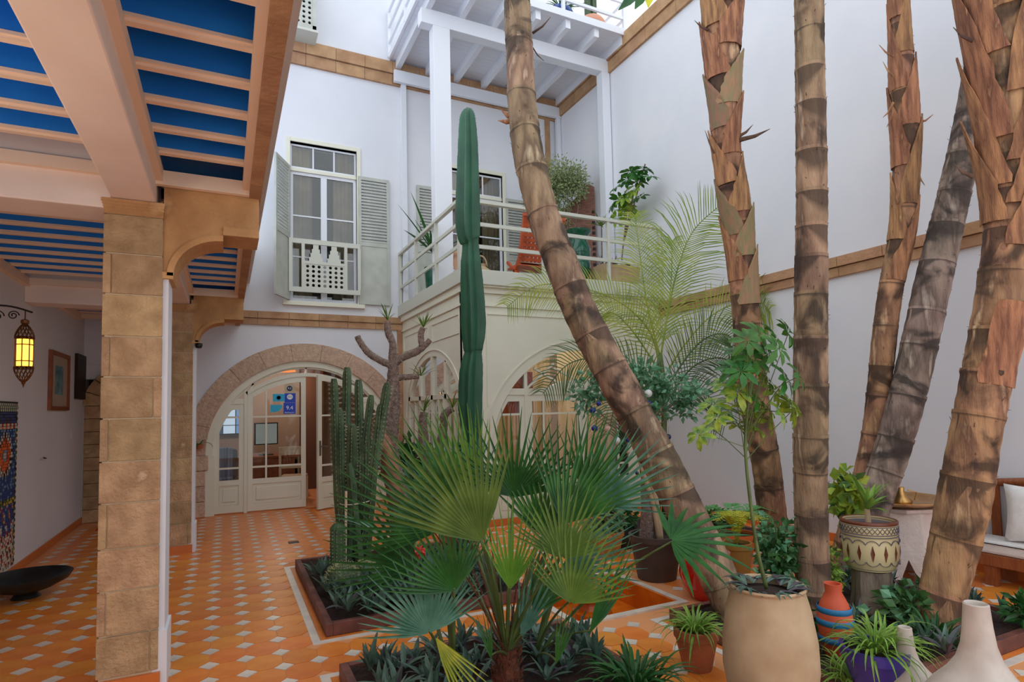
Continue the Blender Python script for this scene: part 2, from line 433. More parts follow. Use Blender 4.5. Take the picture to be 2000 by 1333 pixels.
# ================================================================ gallery: ceiling, beams, pillars
ce = MB(); ce.box(XL + .001, 0.13, -1.2, 10.85, 3.28, 3.36); ce.box(XL - .2, 0.13, -1.2, 10.85, 3.361, 3.62)
ceil = struct('ceiling', ce, M['blue'])
ys = []; Ypil = [0.38, 4.12, 7.86]
for a, b in ((-1.0, .38), (0.68, 4.12), (4.42, 7.86), (8.16, 10.85)):
    y = b
    n = max(2, round((b - a) / 0.301))
    ys += [a + (b - a) * (i + 0.0) / n for i in range(1, n)]
for y in ys:
    for xa, xb in ((XL, -0.61), (-0.40, 0.13)):
        j = obj('joist', MB().box(xa, xb, y - 0.03, y + 0.03, 3.11, 3.28), M['blue'], ceil)
        obj('joist_moulding', MB().box(xa, xb, y - 0.032, y + 0.032, 3.095, 3.11).box(xa, xb, y - 0.018, y + 0.018, 3.082, 3.095), M['peach'], j)
def ceiling_beam(name, mb, label): return tag(obj(name, mb, M['beam'], bevel=0.008), label, 'beam')
ceiling_beam('ceiling_beam', MB().box(-0.62, -0.39, -1.2, 10.39, 2.895, 3.3), 'long cream plaster beam running over the tops of the stone pillars')
lab = ['cream cross beam from the wall to a pillar behind the camera', 'cream cross beam from the left wall to the nearest pillar', 'cream cross beam from the left wall to the second pillar']
for y, l in zip(Ypil, lab):
    ceiling_beam('cross_beam', MB().box(XL, -0.62, y, y + 0.3, 2.83, 3.3), l)
mo = MB()
for a, b in ((-1.2, .38), (0.68, 4.12), (4.42, 7.86), (8.16, 10.39)):
    for x in (-0.66, -0.39): mo.box(x, x + .04, a, b, 3.02, 3.09)
    mo.box(XL, XL + .05, a, b, 3.0, 3.09)
    mo.box(0.09, 0.13, a, b, 3.03, 3.09)
    for yy in (a, b - .04): mo.box(XL, -0.62, yy, yy + .04, 3.02, 3.09); mo.box(-0.39, 0.13, yy, yy + .04, 3.0, 3.09)
struct('trim_7', mo, M['peach'])
eb = sempty('trim_8', (0.13, -1.2, 3.0))
for i in range(16):
    y = -1.2 + i * 0.725
    obj('stone_block', MB().box(0.13, 0.20, y + .002, y + .723, 3.0, 3.7), M['stonetrim'], eb)
struct('wall_arcade_top', MB().box(0.12, 0.34, -1.2, YF, 3.702, 4.3), M['white'])
def pillar(y, label):
    t = thing('stone_pillar', label, 'pillar', (-0.5, y, 0), 'stone pillars of the gallery')
    x0, x1, dpt = -0.655, -0.35, 0.31
    obj('plaster_core', MB().box(x0 + .012, x1 - .004, y + .012, y + dpt, 0.0, 2.9), M['mortar'], t)
    obj('plaster_side', MB().box(x1 - .003, x1 + .03, y + .025, y + dpt - .005, 0.0, 2.43).box(x1 - .03, x1 + .045, y + .01, y + dpt, 0, 0.32), M['white'], t)
    obj('plinth', MB().box(x0 - .012, x1 + .012, y - .015, y + dpt, 0, .09), M['skirt'], t)
    z = .1; hs = [.225, .24, .23, .25, .23, .24, .235, .23, .24, .235, .225, .24]; k = 0
    s = (2.8 - .1) / sum(hs[:11])
    for k in range(11):
        h = hs[k] * s; nx = x0 + (.035 if k % 2 else .0)
        jl, jr = random.uniform(-.004, .004), random.uniform(0, .006)
        if k % 2:
            obj('stone_block', MB().box(x0, x0 + .04, y + jr, y + dpt, z + .004, z + h - .004), M['stone'], t, bevel=.004)
            obj('stone_block', MB().box(x0 + .046, x1, y + jl * .5, y + dpt, z + .004, z + h - .004), M['stone'], t, bevel=.004)
        elif k % 3 == 0:
            obj('stone_block', MB().box(x0, x1 - .046, y + jr * .5, y + dpt, z + .004, z + h - .004), M['stone'], t, bevel=.004)
            obj('stone_block', MB().box(x1 - .04, x1, y + jr, y + dpt, z + .004, z + h - .004), M['stone'], t, bevel=.004)
        else:
            obj('stone_block', MB().box(x0, x1, y + jr * .5, y + dpt, z + .004, z + h - .004), M['stone'], t, bevel=.004)
        z += h
    # flared capital
    c = MB()
    for i in range(5):
        e0 = .018 * (i / 5) ** 1.6
        c.box(x0 - e0, x1 + e0 * .6, y - e0, y + dpt, 2.8 + i * .018, 2.8 + (i + 1) * .018)
    obj('capital', c, M['stonebr'], t)
    # stone bracket carrying the edge beam
    P = [(-.35, 3.08), (.19, 3.08), (.19, 2.74), (.0, 2.74), (.0, 2.70), (-.02, 2.70)]
    P += [(-.02 - .28 * sin(a), 2.45 + .25 * cos(a)) for a in [pi / 2 * i / 10 for i in range(1, 11)]] + [(-.35, 2.45)]
    b = MB()
    # split so that the polygon stays convex piece by piece
    arc = P[5:16]
    for i in range(len(arc) - 1):
        (xa, za), (xb_, zb) = arc[i], arc[i + 1]
        b.prism([(xb_, zb), (xa, za), (xa, 2.80), (xb_, 2.80)], y + .02, y + .29)
    b.box(-.35, -.30, y + .02, y + .29, 2.45, 2.80); b.box(-.02, .19, y + .02, y + .29, 2.745, 2.80); b.box(-.35, .19, y + .02, y + .29, 2.80, 3.08)
    br = obj('bracket', b, M['stonebr'], t)
    mo = MB(); R0 = [(-.02 - .28 * sin(a), 2.45 + .25 * cos(a)) for a in [pi / 2 * i / 10 for i in range(11)]]
    for i in range(10):
        (xa, za), (xb_, zb) = R0[i], R0[i + 1]; n0 = Vector((xa + .02, za - 2.45)).normalized() * .03; n1 = Vector((xb_ + .02, zb - 2.45)).normalized() * .03
        mo.prism([(xa - n0.x * .2, za - n0.y * .2), (xb_ - n1.x * .2, zb - n1.y * .2), (xb_ + n1.x, zb + n1.y), (xa + n0.x, za + n0.y)], y + .0, y + .31)
    mo.box(-.36, -.295, y - .0, y + .31, 2.43, 2.47); mo.box(-.02, .19, y, y + .31, 2.735, 2.79)
    obj('bracket_moulding', mo, M['stonebr'], br)
pillar(0.38, 'sandstone pillar behind the camera'); pillar(4.12, 'nearest and largest sandstone pillar, at the left of the photo'); pillar(7.86, 'second sandstone pillar, between the nearest pillar and the arched door')

# ================================================================ joinery helpers
def MX(y):            # local (s, depth, z) on a wall facing -Y
    return lambda s, d, z: (s, y + d, z)
def MXl(x):           # on a face looking towards -X ; s runs along Y
    return lambda s, d, z: (x + d, s, z)
def ell(cx, cz, R, k, s):
    v = 1 - ((s - cx) / R) ** 2
    return cz + R * k * sqrt(max(0, v))
def pane_poly(s0, s1, z0, z1, arc=None, n=8):
    if not arc: return [(s0, z0), (s1, z0), (s1, z1), (s0, z1)]
    top = [(s1 + (s0 - s1) * i / n, min(z1, ell(*arc, s1 + (s0 - s1) * i / n))) for i in range(n + 1)]
    top = [(s, max(z, z0 + .004)) for s, z in top]
    return [(s0, z0), (s1, z0)] + top
def leaf(name, T, s0, s1, root, arc=None, ztop=2.1, zs=(0.53, 0.72, 1.53), muntin=None, mat_=None, glass=None, handle=None, zb=0.02, st=.075, label=None):
    "a glazed door leaf: frame, panes, muntins, raised panel"
    mat_ = mat_ or M['cream']; glass = glass or M['glassdoor']
    f = MB(T); zt = lambda s: (min(ztop, ell(*arc, s)) if arc else ztop)
    for a, b in ((s0, s0 + st), (s1 - st, s1)): f.prism(pane_poly(a, b, zb, ztop, arc), 0, .045)
    f.box(s0 + st, s1 - st, .0, .045, zb, zb + .12); f.box(s0 + st, s1 - st, .0, .045, zs[0] - .08, zs[0])
    n = 10
    for i in range(n):
        a, b = s0 + st + (s1 - s0 - 2 * st) * i / n, s0 + st + (s1 - s0 - 2 * st) * (i + 1) / n
        za, zb_ = zt(a), zt(b); f.prism([(a, za - .09), (b, zb_ - .09), (b, zb_), (a, za)], 0, .045)
    lf = obj(name, f, mat_, root)
    p = MB(T); p.box(s0 + st, s1 - st, .015, .03, zb + .12, zs[0] - .08); p.box(s0 + st + .05, s1 - st - .05, .004, .02, zb + .17, zs[0] - .13)
    obj('raised_panel', p, mat_, lf, bevel=.006)
    cols = [s0 + st] + ([muntin] if muntin else []) + [s1 - st]
    rows = list(zs) + [ztop]
    arc2 = (arc[0], arc[1] - .09, arc[2], arc[3]) if arc else None
    zt2 = ztop - (0 if arc else .09)
    for i in range(len(cols) - 1):
        for j in range(len(rows) - 1):
            z1 = rows[j + 1] if j < len(rows) - 2 else zt2
            obj('pane', MB(T).prism(pane_poly(cols[i], cols[i + 1], rows[j], z1, arc2), .018, .024), glass, lf)
    for z in zs[1:]: obj('muntin', MB(T).box(s0 + st, s1 - st, .005, .04, z - .014, z + .014), mat_, lf)
    if muntin: obj('muntin', MB(T).box(muntin - .014, muntin + .014, .003, .042, zs[0], zt(muntin) - .08), mat_, lf)
    if handle:
        h = MB(T); h.box(handle - .018, handle + .018, -.008, .0, .88, 1.12); h.box(handle - .008, handle + .008, -.05, -.005, 1.02, 1.04)
        h.box(handle - .008, handle + .11, -.055, -.04, 1.02, 1.04); obj('door_handle', h, M['metal'], lf)
    return lf

# ---------------------------------------------------------------- arched entrance door
d1 = sempty('door_1', (DCX, YF, 0))
nb = 11
for i in range(nb):
    a0, a1 = pi * i / nb + .0015, pi * (i + 1) / nb - .0015
    obj('arch_stone', MB().band(DCX, DCZ, 1.5, 1.79, a0, a1, YF - .03, YF + .25, 4), M['archstone'], d1)
for sx in (-1, 1):
    xa, xb_ = sorted((DCX + sx * 1.5, DCX + sx * 1.79))
    for i in range(4):
        z0 = i * .2375; e = .04 if i == 3 else 0
        obj('jamb_stone', MB().box(xa - (e if sx > 0 else 0), xb_ + (e if sx < 0 else 0), YF - .03, YF + .25, z0 + .003, z0 + .234), M['archstone'], d1, bevel=.006)
T = MX(YF + .06)
fr = MB(T); fr.band(DCX, DCZ, 1.40, 1.5, 0, pi, -.04, .08, 40); fr.band(DCX, DCZ, 1.37, 1.40, 0, pi, 0, .06, 40)
for sx in (-1, 1):
    a, b = sorted((DCX + sx * 1.37, DCX + sx * 1.5)); fr.box(a, b, -.04, .08, 0, DCZ)
# posts beside the leaves, transom and the arched head over the leaves
HX = .9; HCZ, HR = 0.72, 1.47
for sx in (-1, 1):
    a, b = sorted((DCX + sx * HX, DCX + sx * (HX + .05))); fr.box(a, b, -.01, .06, 0, sqrt(1.4 ** 2 - HX ** 2) + DCZ)
    a, b = sorted((DCX + sx * (HX + .05), DCX + sx * 1.37)); fr.box(a, b, -.005, .05, 1.74, 1.83)
th = math.asin(HX / HR)
fr.band(DCX, HCZ, HR, HR + .06, pi / 2 - th, pi / 2 + th, -.01, .06, 24)
obj('door_frame', fr, M['cream'], d1)
for a in (54, 90, 126):
    c, s_ = cos(rad(a)), sin(rad(a)); r0 = HR - .23 * 0 + .02
    p0 = (DCX + c * HR * 1.0, HCZ + s_ * (HR + .03)); p1 = (DCX + c * 1.39, DCZ + s_ * 1.39)
    obj('muntin', MB(T).bar((p0[0], .02, p0[1]), (p1[0], .02, p1[1]), .03, .04, (0, 1, 0)), M['cream'], d1)
# fanlight glass
for a0, a1 in ((36, 54), (54, 90), (90, 126), (126, 144)):
    v = []; n = 6
    for i in range(n + 1):
        a = rad(a0 + (a1 - a0) * i / n); v.append((DCX + 1.38 * cos(a), DCZ + 1.38 * sin(a)))
    for i in range(n, -1, -1):
        a = rad(a0 + (a1 - a0) * i / n); v.append((DCX + HR * cos(a) * (.98), max(HCZ + (HR + .04) * sin(a), 1.62)))
    obj('pane', MB(T).prism(v, .02, .026), M['glassdoor'], d1)
for sx in (-1, 1):
    a, b = sorted((DCX + sx * (HX + .05), DCX + sx * 1.33))
    arcg = (DCX, DCZ, 1.38, 1)
    obj('pane', MB(T).prism(pane_poly(a, b, 1.84, 3, arcg), .02, .026), M['glassdoor'], d1)
    # side panel: an outer stile follows the arch
    leafs = leaf('side_panel', MX(YF + .065), a - (.05 if sx < 0 else 0), b + (0.02 if sx > 0 else 0), d1, arc=(DCX, DCZ, 1.375, 1), ztop=1.74)
ARC = (DCX, HCZ, HR, 1)
T1 = MX(YF + .065)
l1 = leaf('door_leaf', T1, DCX - HX + .004, DCX - .004, d1, arc=ARC, ztop=2.3, muntin=DCX - HX + .28)
th = rad(31); hx, hy = DCX + HX, YF + .065
def TR(s, d, z):
    u = hx - s; return (hx - u * cos(th) + d * sin(th) * -1 * -1 * 0 - d * sin(th) * 0 - d * (-sin(th)) * 0 + (-sin(th)) * d * -1 * 0, hy - u * sin(th) + d, z) if False else (hx - u * cos(th) + d * -sin(th) * -1 * -1, hy - u * sin(th) + d * cos(th), z)
l2 = leaf('door_leaf', TR, DCX + .004, DCX + HX - .004, d1, arc=ARC, ztop=2.3, muntin=DCX + HX - .28, handle=DCX + .04)
# stickers on the glass of the left leaf
def text(body, x, y, z, size, m_, name, root, loc_y=True):
    cu = bpy.data.curves.new(name, 'FONT'); cu.body = body; cu.size = size; cu.extrude = .0006; cu.align_x = 'CENTER'; cu.align_y = 'CENTER'
    o = bpy.data.objects.new(name, cu); me = bpy.data.meshes.new_from_object(o); bpy.data.objects.remove(o)
    o = bpy.data.objects.new(name, me); COL.objects.link(o); me.materials.append(m_); o.parent = root
    o.location = Vector((x, y, z)) - root.matrix_world.translation if False else Vector((x, y, z)) - root.location
    o.rotation_euler = (pi / 2, 0, 0); return o
M['stcyan'] = mat('cyan_sticker', (40, 176, 214), .5); M['stblue'] = mat('blue_sticker', (20, 70, 190), .5); M['stnavy'] = mat('navy_print', (20, 30, 80), .5); M['stbeige'] = mat('beige_sticker', (190, 176, 150), .5); M['stwhite'] = mat('white_print', (240, 240, 240), .5)
ysk = YF + .065 + .012
def stick(name, lab, x0, x1, z0, z1, m_):
    t = thing(name, lab, 'sticker', ((x0 + x1) / 2, ysk, z0), 'review stickers on the door glass')
    obj('backing', MB().box(x0, x1, ysk - .001, ysk + .005, z0, z1), m_, t); return t
t = stick('sticker', 'beige sticker with a navy disc, topmost on the door glass', .885, 1.035, 1.915, 2.06, M['stbeige'])
obj('disc', MB(lambda x, y, z: (x, ysk - .003 + z * .02, 1.99 + y)).lathe([(.045, 0), (.045, .05)], (.96, 0, 0), 20), M['stnavy'], t); text('9.2', .96, ysk - .005, 1.99, .045, M['stwhite'], 'digits', t)
t = stick('sticker', 'cyan sticker with a ring, left of the round-badged blue one', .70, .88, 1.775, 1.90, M['stcyan'])
obj('ring', MB(lambda x, y, z: (x, ysk - .003, 1.838) if 0 else (x, ysk - .003 + z, 1.838 + y)).lathe([(.042, 0), (.042, .002), (.03, .002), (.03, 0)], (.79, 0, 0), 20), mat('teal_print', (20, 140, 170), .5), t)
t = stick('sticker', 'blue sticker with a white round badge, beside the ringed cyan one', .882, 1.055, 1.755, 1.91, M['stblue'])
obj('disc', MB(lambda x, y, z: (x, ysk - .003 + z * .02, 1.85 + y)).lathe([(.045, 0), (.045, .05)], (.965, 0, 0), 20), M['stwhite'], t); text('8.5', .965, ysk - .005, 1.85, .045, M['stnavy'], 'digits', t)
t = thing('sticker', 'plain cyan leaf-shaped sticker, lowest at the left', 'sticker', (.75, ysk, 1.6), 'review stickers on the door glass')
obj('backing', MB().prism([(.665, 1.72), (.845, 1.72), (.84, 1.67), (.80, 1.62), (.74, 1.60), (.665, 1.60)], ysk - .001, ysk + .005), M['stcyan'], t)
t = stick('sticker', 'blue sticker reading 9.4, lowest at the right', .865, 1.055, 1.565, 1.752, M['stblue']); text('9.4', .96, ysk - .005, 1.665, .09, M['stwhite'], 'digits', t); text('Booking.com', .96, ysk - .005, 1.59, .028, M['stwhite'], 'lettering', t)

# ---------------------------------------------------------------- reception room behind the door
room = MB(); room.box(-1.0, 3.6, 13.6, 13.7, 0, 3.0); room.box(-1.1, -1.0, YF + .28, 13.7, 0, 3.0); room.box(3.6, 3.7, YF + .28, 13.7, 0, 3.0)
struct('wall_reception', room, M['beige'])
struct('ceiling_reception', MB().box(-1.1, 3.7, YF + .1, 13.7, 2.98, 3.05), M['beige'])
tag(obj('brown_column', MB().box(1.45, 1.85, 12.9, 13.6, 0, 2.98), mat('brown_panel', (110, 74, 56), .7)), 'brown panelled column inside the reception, seen between the door leaves', 'column')
M['palewood'] = mat('pale_limewashed_wood', (214, 196, 164), .55, (198, 178, 144), 10, stretch=(1, 1, 6)); M['teak'] = mat('brown_wood', (150, 84, 44), .5, (128, 66, 32), 9, stretch=(1, 8, 1))
dk = thing('reception_desk', 'brown wooden reception desk behind the glass door', 'desk', (.4, 12.3, 0))
obj('desk_top', MB().box(-.1, 1.3, 12.0, 12.7, .74, .78), M['teak'], dk, bevel=.005); obj('desk_front', MB().box(-.05, 1.25, 12.05, 12.08, .2, .74), M['teak'], dk)
for x in (-.05, 1.2):
    for y in (12.05, 12.6): obj('leg', MB().box(x, x + .05, y, y + .05, 0, .74), M['teak'], dk)
mt = thing('computer_monitor', 'black flat monitor standing on the reception desk', 'monitor', (.75, 12.3, .78))
obj('screen', MB().bar((.55, 12.25, 1.22), (.98, 12.36, 1.22), .4, .03, (0, 1, 0)) if 0 else MB().prismz([(.5, 12.24), (.92, 12.34), (.91, 12.37), (.49, 12.27)], .98, 1.4), M['black'], mt)
obj('display', MB().prismz([(.52, 12.239), (.90, 12.33), (.90, 12.335), (.52, 12.245)], 1.0, 1.38), emit('grey_display', (120, 128, 126), .5), mt)
obj('stand', MB().box(.68, .73, 12.28, 12.33, .8, 1.0).box(.58, .83, 12.2, 12.4, .781, .8), M['black'], mt)
tv = thing('wall_screen', 'wall screen showing a grid of camera views, left of the desk', 'screen', (-.1, 13.55, 1.3))
obj('bezel', MB().box(-.55, .45, 13.52, 13.59, 1.15, 1.72), M['black'], tv)
cc = [emit('camera_view_a', (80, 110, 150), .9), emit('camera_view_b', (150, 170, 190), .9), emit('camera_view_c', (40, 56, 80), .9)]
for i in range(4):
    for j in range(3):
        obj('camera_view', MB().box(-.52 + i * .24, -.3 + i * .24, 13.515, 13.52, 1.18 + j * .175, 1.34 + j * .175), cc[(i * 2 + j * 3) % 3], tv)
def dining_chair(x, y, rz, lab):
    t = thing('wooden_chair', lab, 'chair', (x, y, 0), 'pale chairs in the reception')
    def O(n, mb): obj(n, mb, M['palewood'], t, loc=(0, 0, 0), bevel=.004)
    O('seat', MB().box(-.21, .21, -.21, .21, .42, .46))
    for sx in (-1, 1):
        O('leg', MB().box(sx * .2 - .02, sx * .2 + .02, -.21, -.17, 0, .42)); O('leg', MB().bar((sx * .2, .19, 0), (sx * .2, .24, .98), .04))
    O('top_rail', MB().box(-.21, .21, .2, .25, .84, .98)); O('back_rail', MB().box(-.2, .2, .2, .23, .6, .66)); O('stretcher', MB().box(-.19, .19, -.2, -.18, .2, .24))
    t.rotation_euler = (0, 0, rz); return t
dining_chair(1.12, 11.4, 2.9, 'pale wooden chair at the reception desk, behind the left door leaf')
dining_chair(2.15, 12.0, -1.9, 'pale wooden chair seen through the right door leaf')
t = thing('draped_armchair', 'armchair draped with a blue striped cloth, behind the left side panel', 'armchair', (-.15, 11.6, 0))
M['stripe'] = mat('blue_striped_cloth', (60, 80, 120), .9, (130, 150, 180), 3, stretch=(14, .3, .3))
obj('body', MB().box(-.4, .2, 11.4, 11.9, 0, .42).box(-.4, .2, 11.8, 11.95, .42, .95), M['dark'], t, bevel=.05); obj('cloth', MB().box(-.42, .12, 11.38, 11.9, .43, .47).box(-.42, .12, 11.74, 11.97, .45, .98), M['stripe'], t, bevel=.03)
lp = thing('reception_lamp', 'lit amber lampshade hanging inside over the entrance', 'lamp', (.95, 12.4, 2.45))
obj('shade', MB().lathe([(.30, 0), (.26, .22), (.25, .22), (.29, 0)], (.95, 12.4, 2.4), 20), emit('amber_shade', (226, 120, 40), .9), lp, smooth='auto'); obj('bulb', MB().lathe([(.01, 0), (.04, .03), (.04, .07), (.01, .1)], (.95, 12.4, 2.42), 12), emit('warm_bulb', (255, 226, 170), 30), lp); obj('cord', MB().tube([(.95, 12.4, 2.55), (.95, 12.4, 2.98)], .006), M['black'], lp)
def point(name, loc, e, c, r=.05):
    l = bpy.data.lights.new(name, 'POINT'); l.energy = e; l.color = c; l.shadow_soft_size = r; o = bpy.data.objects.new(name, l); COL.objects.link(o); o.location = loc
point('reception_light', (.95, 12.4, 2.3), 24, (1, .84, .68), .12)  # plain light added below the shade to light the reception

# ================================================================ sunroom bay
bw = MB(); D = .10
# front wall: spandrel round the arch
BCX, BCZ, BR = 4.73, .95, 1.6
T = MX(YB)
bw.T = T
bw.box(XB, BCX - BR, 0, D, 0, 3.25)
bw.box(BCX + BR if BCX + BR < XR else XR - .001, XR, 0, D, 0, 3.25)
for i in range(N):
    a0, a1 = pi - pi * i / N, pi - pi * (i + 1) / N
    p, q = (BCX + BR * cos(a0), BCZ + BR * sin(a0)), (BCX + BR * cos(a1), BCZ + BR * sin(a1))
    if q[0] > XR: q = (XR, q[1])
    if p[0] >= XR: break
    bw.prism([p, q, (q[0], 3.25), (p[0], 3.25)], 0, D)
# side wall
bw.T = MXl(XB)
LC, LZ, LR, LK = 8.72, 1.45, 1.33, .76
def lz(s): return ell(LC, LZ, LR, LK, s)
bw.box(YB + D, LC - LR, 0, D, 0, 3.25); bw.box(LC + LR, YF, 0, D, 0, 3.25); bw.box(LC - LR, LC + LR, 0, D, 0, .86)
for i in range(30):
    a, b = LC - LR + 2 * LR * i / 30, LC - LR + 2 * LR * (i + 1) / 30
    bw.prism([(a, lz(a)), (b, lz(b)), (b, 3.25), (a, 3.25)], 0, D)
struct('wall_sunroom', bw, M['cream'])
struct('baseboard_sunroom', MB().box(XB, XR, YB - .015, YB, 0, .09), M['skirt'])
# mouldings on the bay
mo = MB(T)
def frame_rect(mb, s0, s1, z0, z1, w_=.02, d=-.012, open_bottom=False):
    mb.box(s0, s1, d, 0, z1 - w_, z1); mb.box(s0, s0 + w_, d, 0, z0, z1 - w_); mb.box(s1 - w_, s1, d, 0, z0, z1 - w_)
    if not open_bottom: mb.box(s0 + w_, s1 - w_, d, 0, z0, z0 + w_)
mo.box(XB, XR, -.02, 0, 2.99, 3.02); mo.box(XB, XR, -.035, 0, 3.17, 3.25)
frame_rect(mo, 3.2, 4.58, 2.56, 2.9, open_bottom=True); mo.box(3.2, 3.22, -.012, 0, 1.62, 2.56); frame_rect(mo, 4.88, 6.2, 2.56, 2.9, open_bottom=True)
mo.band(BCX, BCZ, BR, BR + .018, pi * .05, pi * .95, -.014, 0, 40)
mo.box(XB + .004, XB + .03, -.02, 0, 0, 2.99)
mo.T = MXl(XB)
mo.box(YB, YF, -.02, 0, 2.99, 3.02); mo.box(YB, YF, -.035, 0, 3.17, 3.25)
frame_rect(mo, YB + .12, 8.65, 2.62, 2.9); frame_rect(mo, 8.85, YF - .15, 2.62, 2.9)
mo.band(LC, LZ, LR + .05, LR + .07, 0, pi, -.014, 0, 30, LK)
struct('trim_9', mo, M['cream'])
# front french windows
d2 = sempty('door_2', (BCX, YB, 0))
T = MX(YB + .03)
fr = MB(T)
fr.band(BCX, BCZ, 1.47, BR, pi * .17, pi, -.03, .06, 40); fr.box(BCX - BR, BCX - 1.47, -.03, .06, 0, BCZ)
fr.box(BCX - 1.47, XR, -.01, .05, 1.77, 1.86)
for sx in (-1, 1):
    a, b = sorted((BCX + sx * .9, BCX + sx * .95)); fr.box(a, b, -.012, .05, 0, BCZ + sqrt(1.47 ** 2 - .9 ** 2))
obj('door_frame', fr, M['cream'], d2)
hd = MB(T)
for i in range(16):
    a, b = BCX - .9 + i * 1.8 / 16, BCX - .9 + (i + 1) * 1.8 / 16
    h = lambda s: 1.86 + .12 * (0.5 - 0.5 * cos(min(1, max(0, (s - BCX + .9 - .2) / .5)) * pi)) if s < BCX else 1.86 + .12 * (0.5 - 0.5 * cos(min(1, max(0, (BCX + .9 - .2 - s) / .5)) * pi))
    hd.prism([(a, 1.85), (b, 1.85), (b, h(b)), (a, h(a))], -.015, .04)
obj('shaped_head', hd, M['cream'], d2)
for p0, p1 in (((BCX - .9, 1.86), (BCX - .45, 2.22)), ((BCX - .45, 2.15), (BCX - .05, 1.98)), ((BCX - .78, 2.15), (BCX - .3, 1.9))):
    obj('muntin', MB(T).bar((p0[0], .02, p0[1]), (p1[0], .02, p1[1]), .028, .03, (0, 1, 0)), M['cream'], d2)
obj('pane', MB(T).prism(pane_poly(BCX - .9, BCX + .9, 1.86, 3, (BCX, BCZ, 1.47, 1), 24), .022, .028), M['glass'], d2)
for a, b in ((BCX - 1.30, BCX - .95), (BCX + .95, BCX + 1.3)):
    obj('pane', MB(T).prism(pane_poly(a, b, 1.86, 3, (BCX, BCZ, 1.45, 1), 10), .022, .028), M['glass'], d2)
ARCB = (BCX, BCZ, 1.455, 1)
leaf('side_panel', T, BCX - 1.45, BCX - .95, d2, arc=ARCB, ztop=1.77, zs=(.53, .72, 1.5), glass=M['glass'])
leaf('side_panel', T, BCX + .95, BCX + 1.44, d2, arc=ARCB, ztop=1.77, zs=(.53, .72, 1.5), glass=M['glass'])
leaf('door_leaf', T, BCX - .9, BCX - .003, d2, ztop=1.77, zs=(.53, .72, 1.5), muntin=BCX - .64, glass=M['glass'])
leaf('door_leaf', T, BCX + .003, BCX + .9, d2, ztop=1.77, zs=(.53, .72, 1.5), muntin=BCX + .64, glass=M['glass'])
# side window
w3 = sempty('window_3', (XB, LC, 0)); T = MXl(XB + .02)
fr = MB(T); fr.band(LC, LZ, LR - .07, LR, 0, pi, -.02, .05, 30, LK)
for a, b in ((LC - LR, LC - LR + .06), (LC + LR - .06, LC + LR)): fr.box(a, b, -.02, .05, .86, LZ)
fr.box(LC - LR, LC + LR, -.03, .05, .86, .93); fr.box(LC - LR + .05, LC + LR - .05, -.02, .05, 1.74, 1.81)
for s in (LC - .62, LC, LC + .62): fr.box(s - .045, s + .045, -.02, .05, .93, lz(s) - .05)
obj('window_frame', fr, M['cream'], w3)
cs = [LC - LR + .06, LC - .62, LC, LC + .62, LC + LR - .06]
for i in range(4):
    a, b = cs[i], cs[i + 1]; m_ = (a + b) / 2
    obj('muntin', MB(T).box(m_ - .014, m_ + .014, -.01, .04, .93, 1.74), M['cream'], w3)
    obj('pane', MB(T).box(a, m_, .018, .024, .93, 1.74), M['glass'], w3); obj('pane', MB(T).box(m_, b, .018, .024, .93, 1.74), M['glass'], w3)
    obj('pane', MB(T).prism(pane_poly(a, b, 1.81, 3, (LC, LZ, LR - .06, LK)), .018, .024), M['glass'], w3)
# curtains inside the bay
def curtain(x0, y0, x1, y1, z0, z1, m_, lab, amp=.035, n=60, waves=11):
    mb = MB(); d = Vector((x1 - x0, y1 - y0)); nr = Vector((-d.y, d.x)).normalized(); vs = []
    for i in range(n + 1):
        u = i / n; o_ = nr * (amp * sin(u * waves * 2 * pi) + amp * .4 * sin(u * 37))
        for z in (z0, z1): vs.append((x0 + d.x * u + o_.x, y0 + d.y * u + o_.y, z))
    mb.add(vs, [(2 * i, 2 * i + 2, 2 * i + 3, 2 * i + 1) for i in range(n)])
    return tag(obj('curtain', mb, m_, smooth=True, loc=(x0, y0, z0)), lab, 'curtain')
M['curtain'] = leafmat('cream_curtain_cloth', (240, 222, 182), (226, 204, 160), .9, 3, .1, .5)
curtain(3.45, YB + .22, 4.3, YB + .22, .1, 2.5, M['curtain'], 'cream curtain inside the left half of the sunroom doors')
curtain(4.45, YB + .24, 6.1, YB + .24, .1, 2.5, M['curtain'], 'cream curtain inside the right half of the sunroom doors')
curtain(XB + .25, 8.5, XB + .25, 10.1, .3, 2.4, leafmat('ochre_curtain_cloth', (206, 172, 118), (190, 156, 104), .9, 3, .1, .5), 'ochre curtain inside the far half of the sunroom side window')
tag(obj('orange_sheet', MB().box(3.32, 3.97, YB + .12, YB + .135, 1.5, 2.1), M['orangesheet'], loc=(3.6, YB + .13, 1.5)), 'orange red sheet added inside the sunroom door, near its top left', 'hanging')  # added sheet behind the glass that turns some panes orange red
point('sunroom_fill_light', (4.6, 8.7, 2.5), 26, (1, .92, .8), .2)  # added light without a fixture, brightens the curtains from inside
struct('wall_sunroom_inside', MB().box(XB + .1, XR, YF - .03, YF, 0, 3.2), M['beige'])

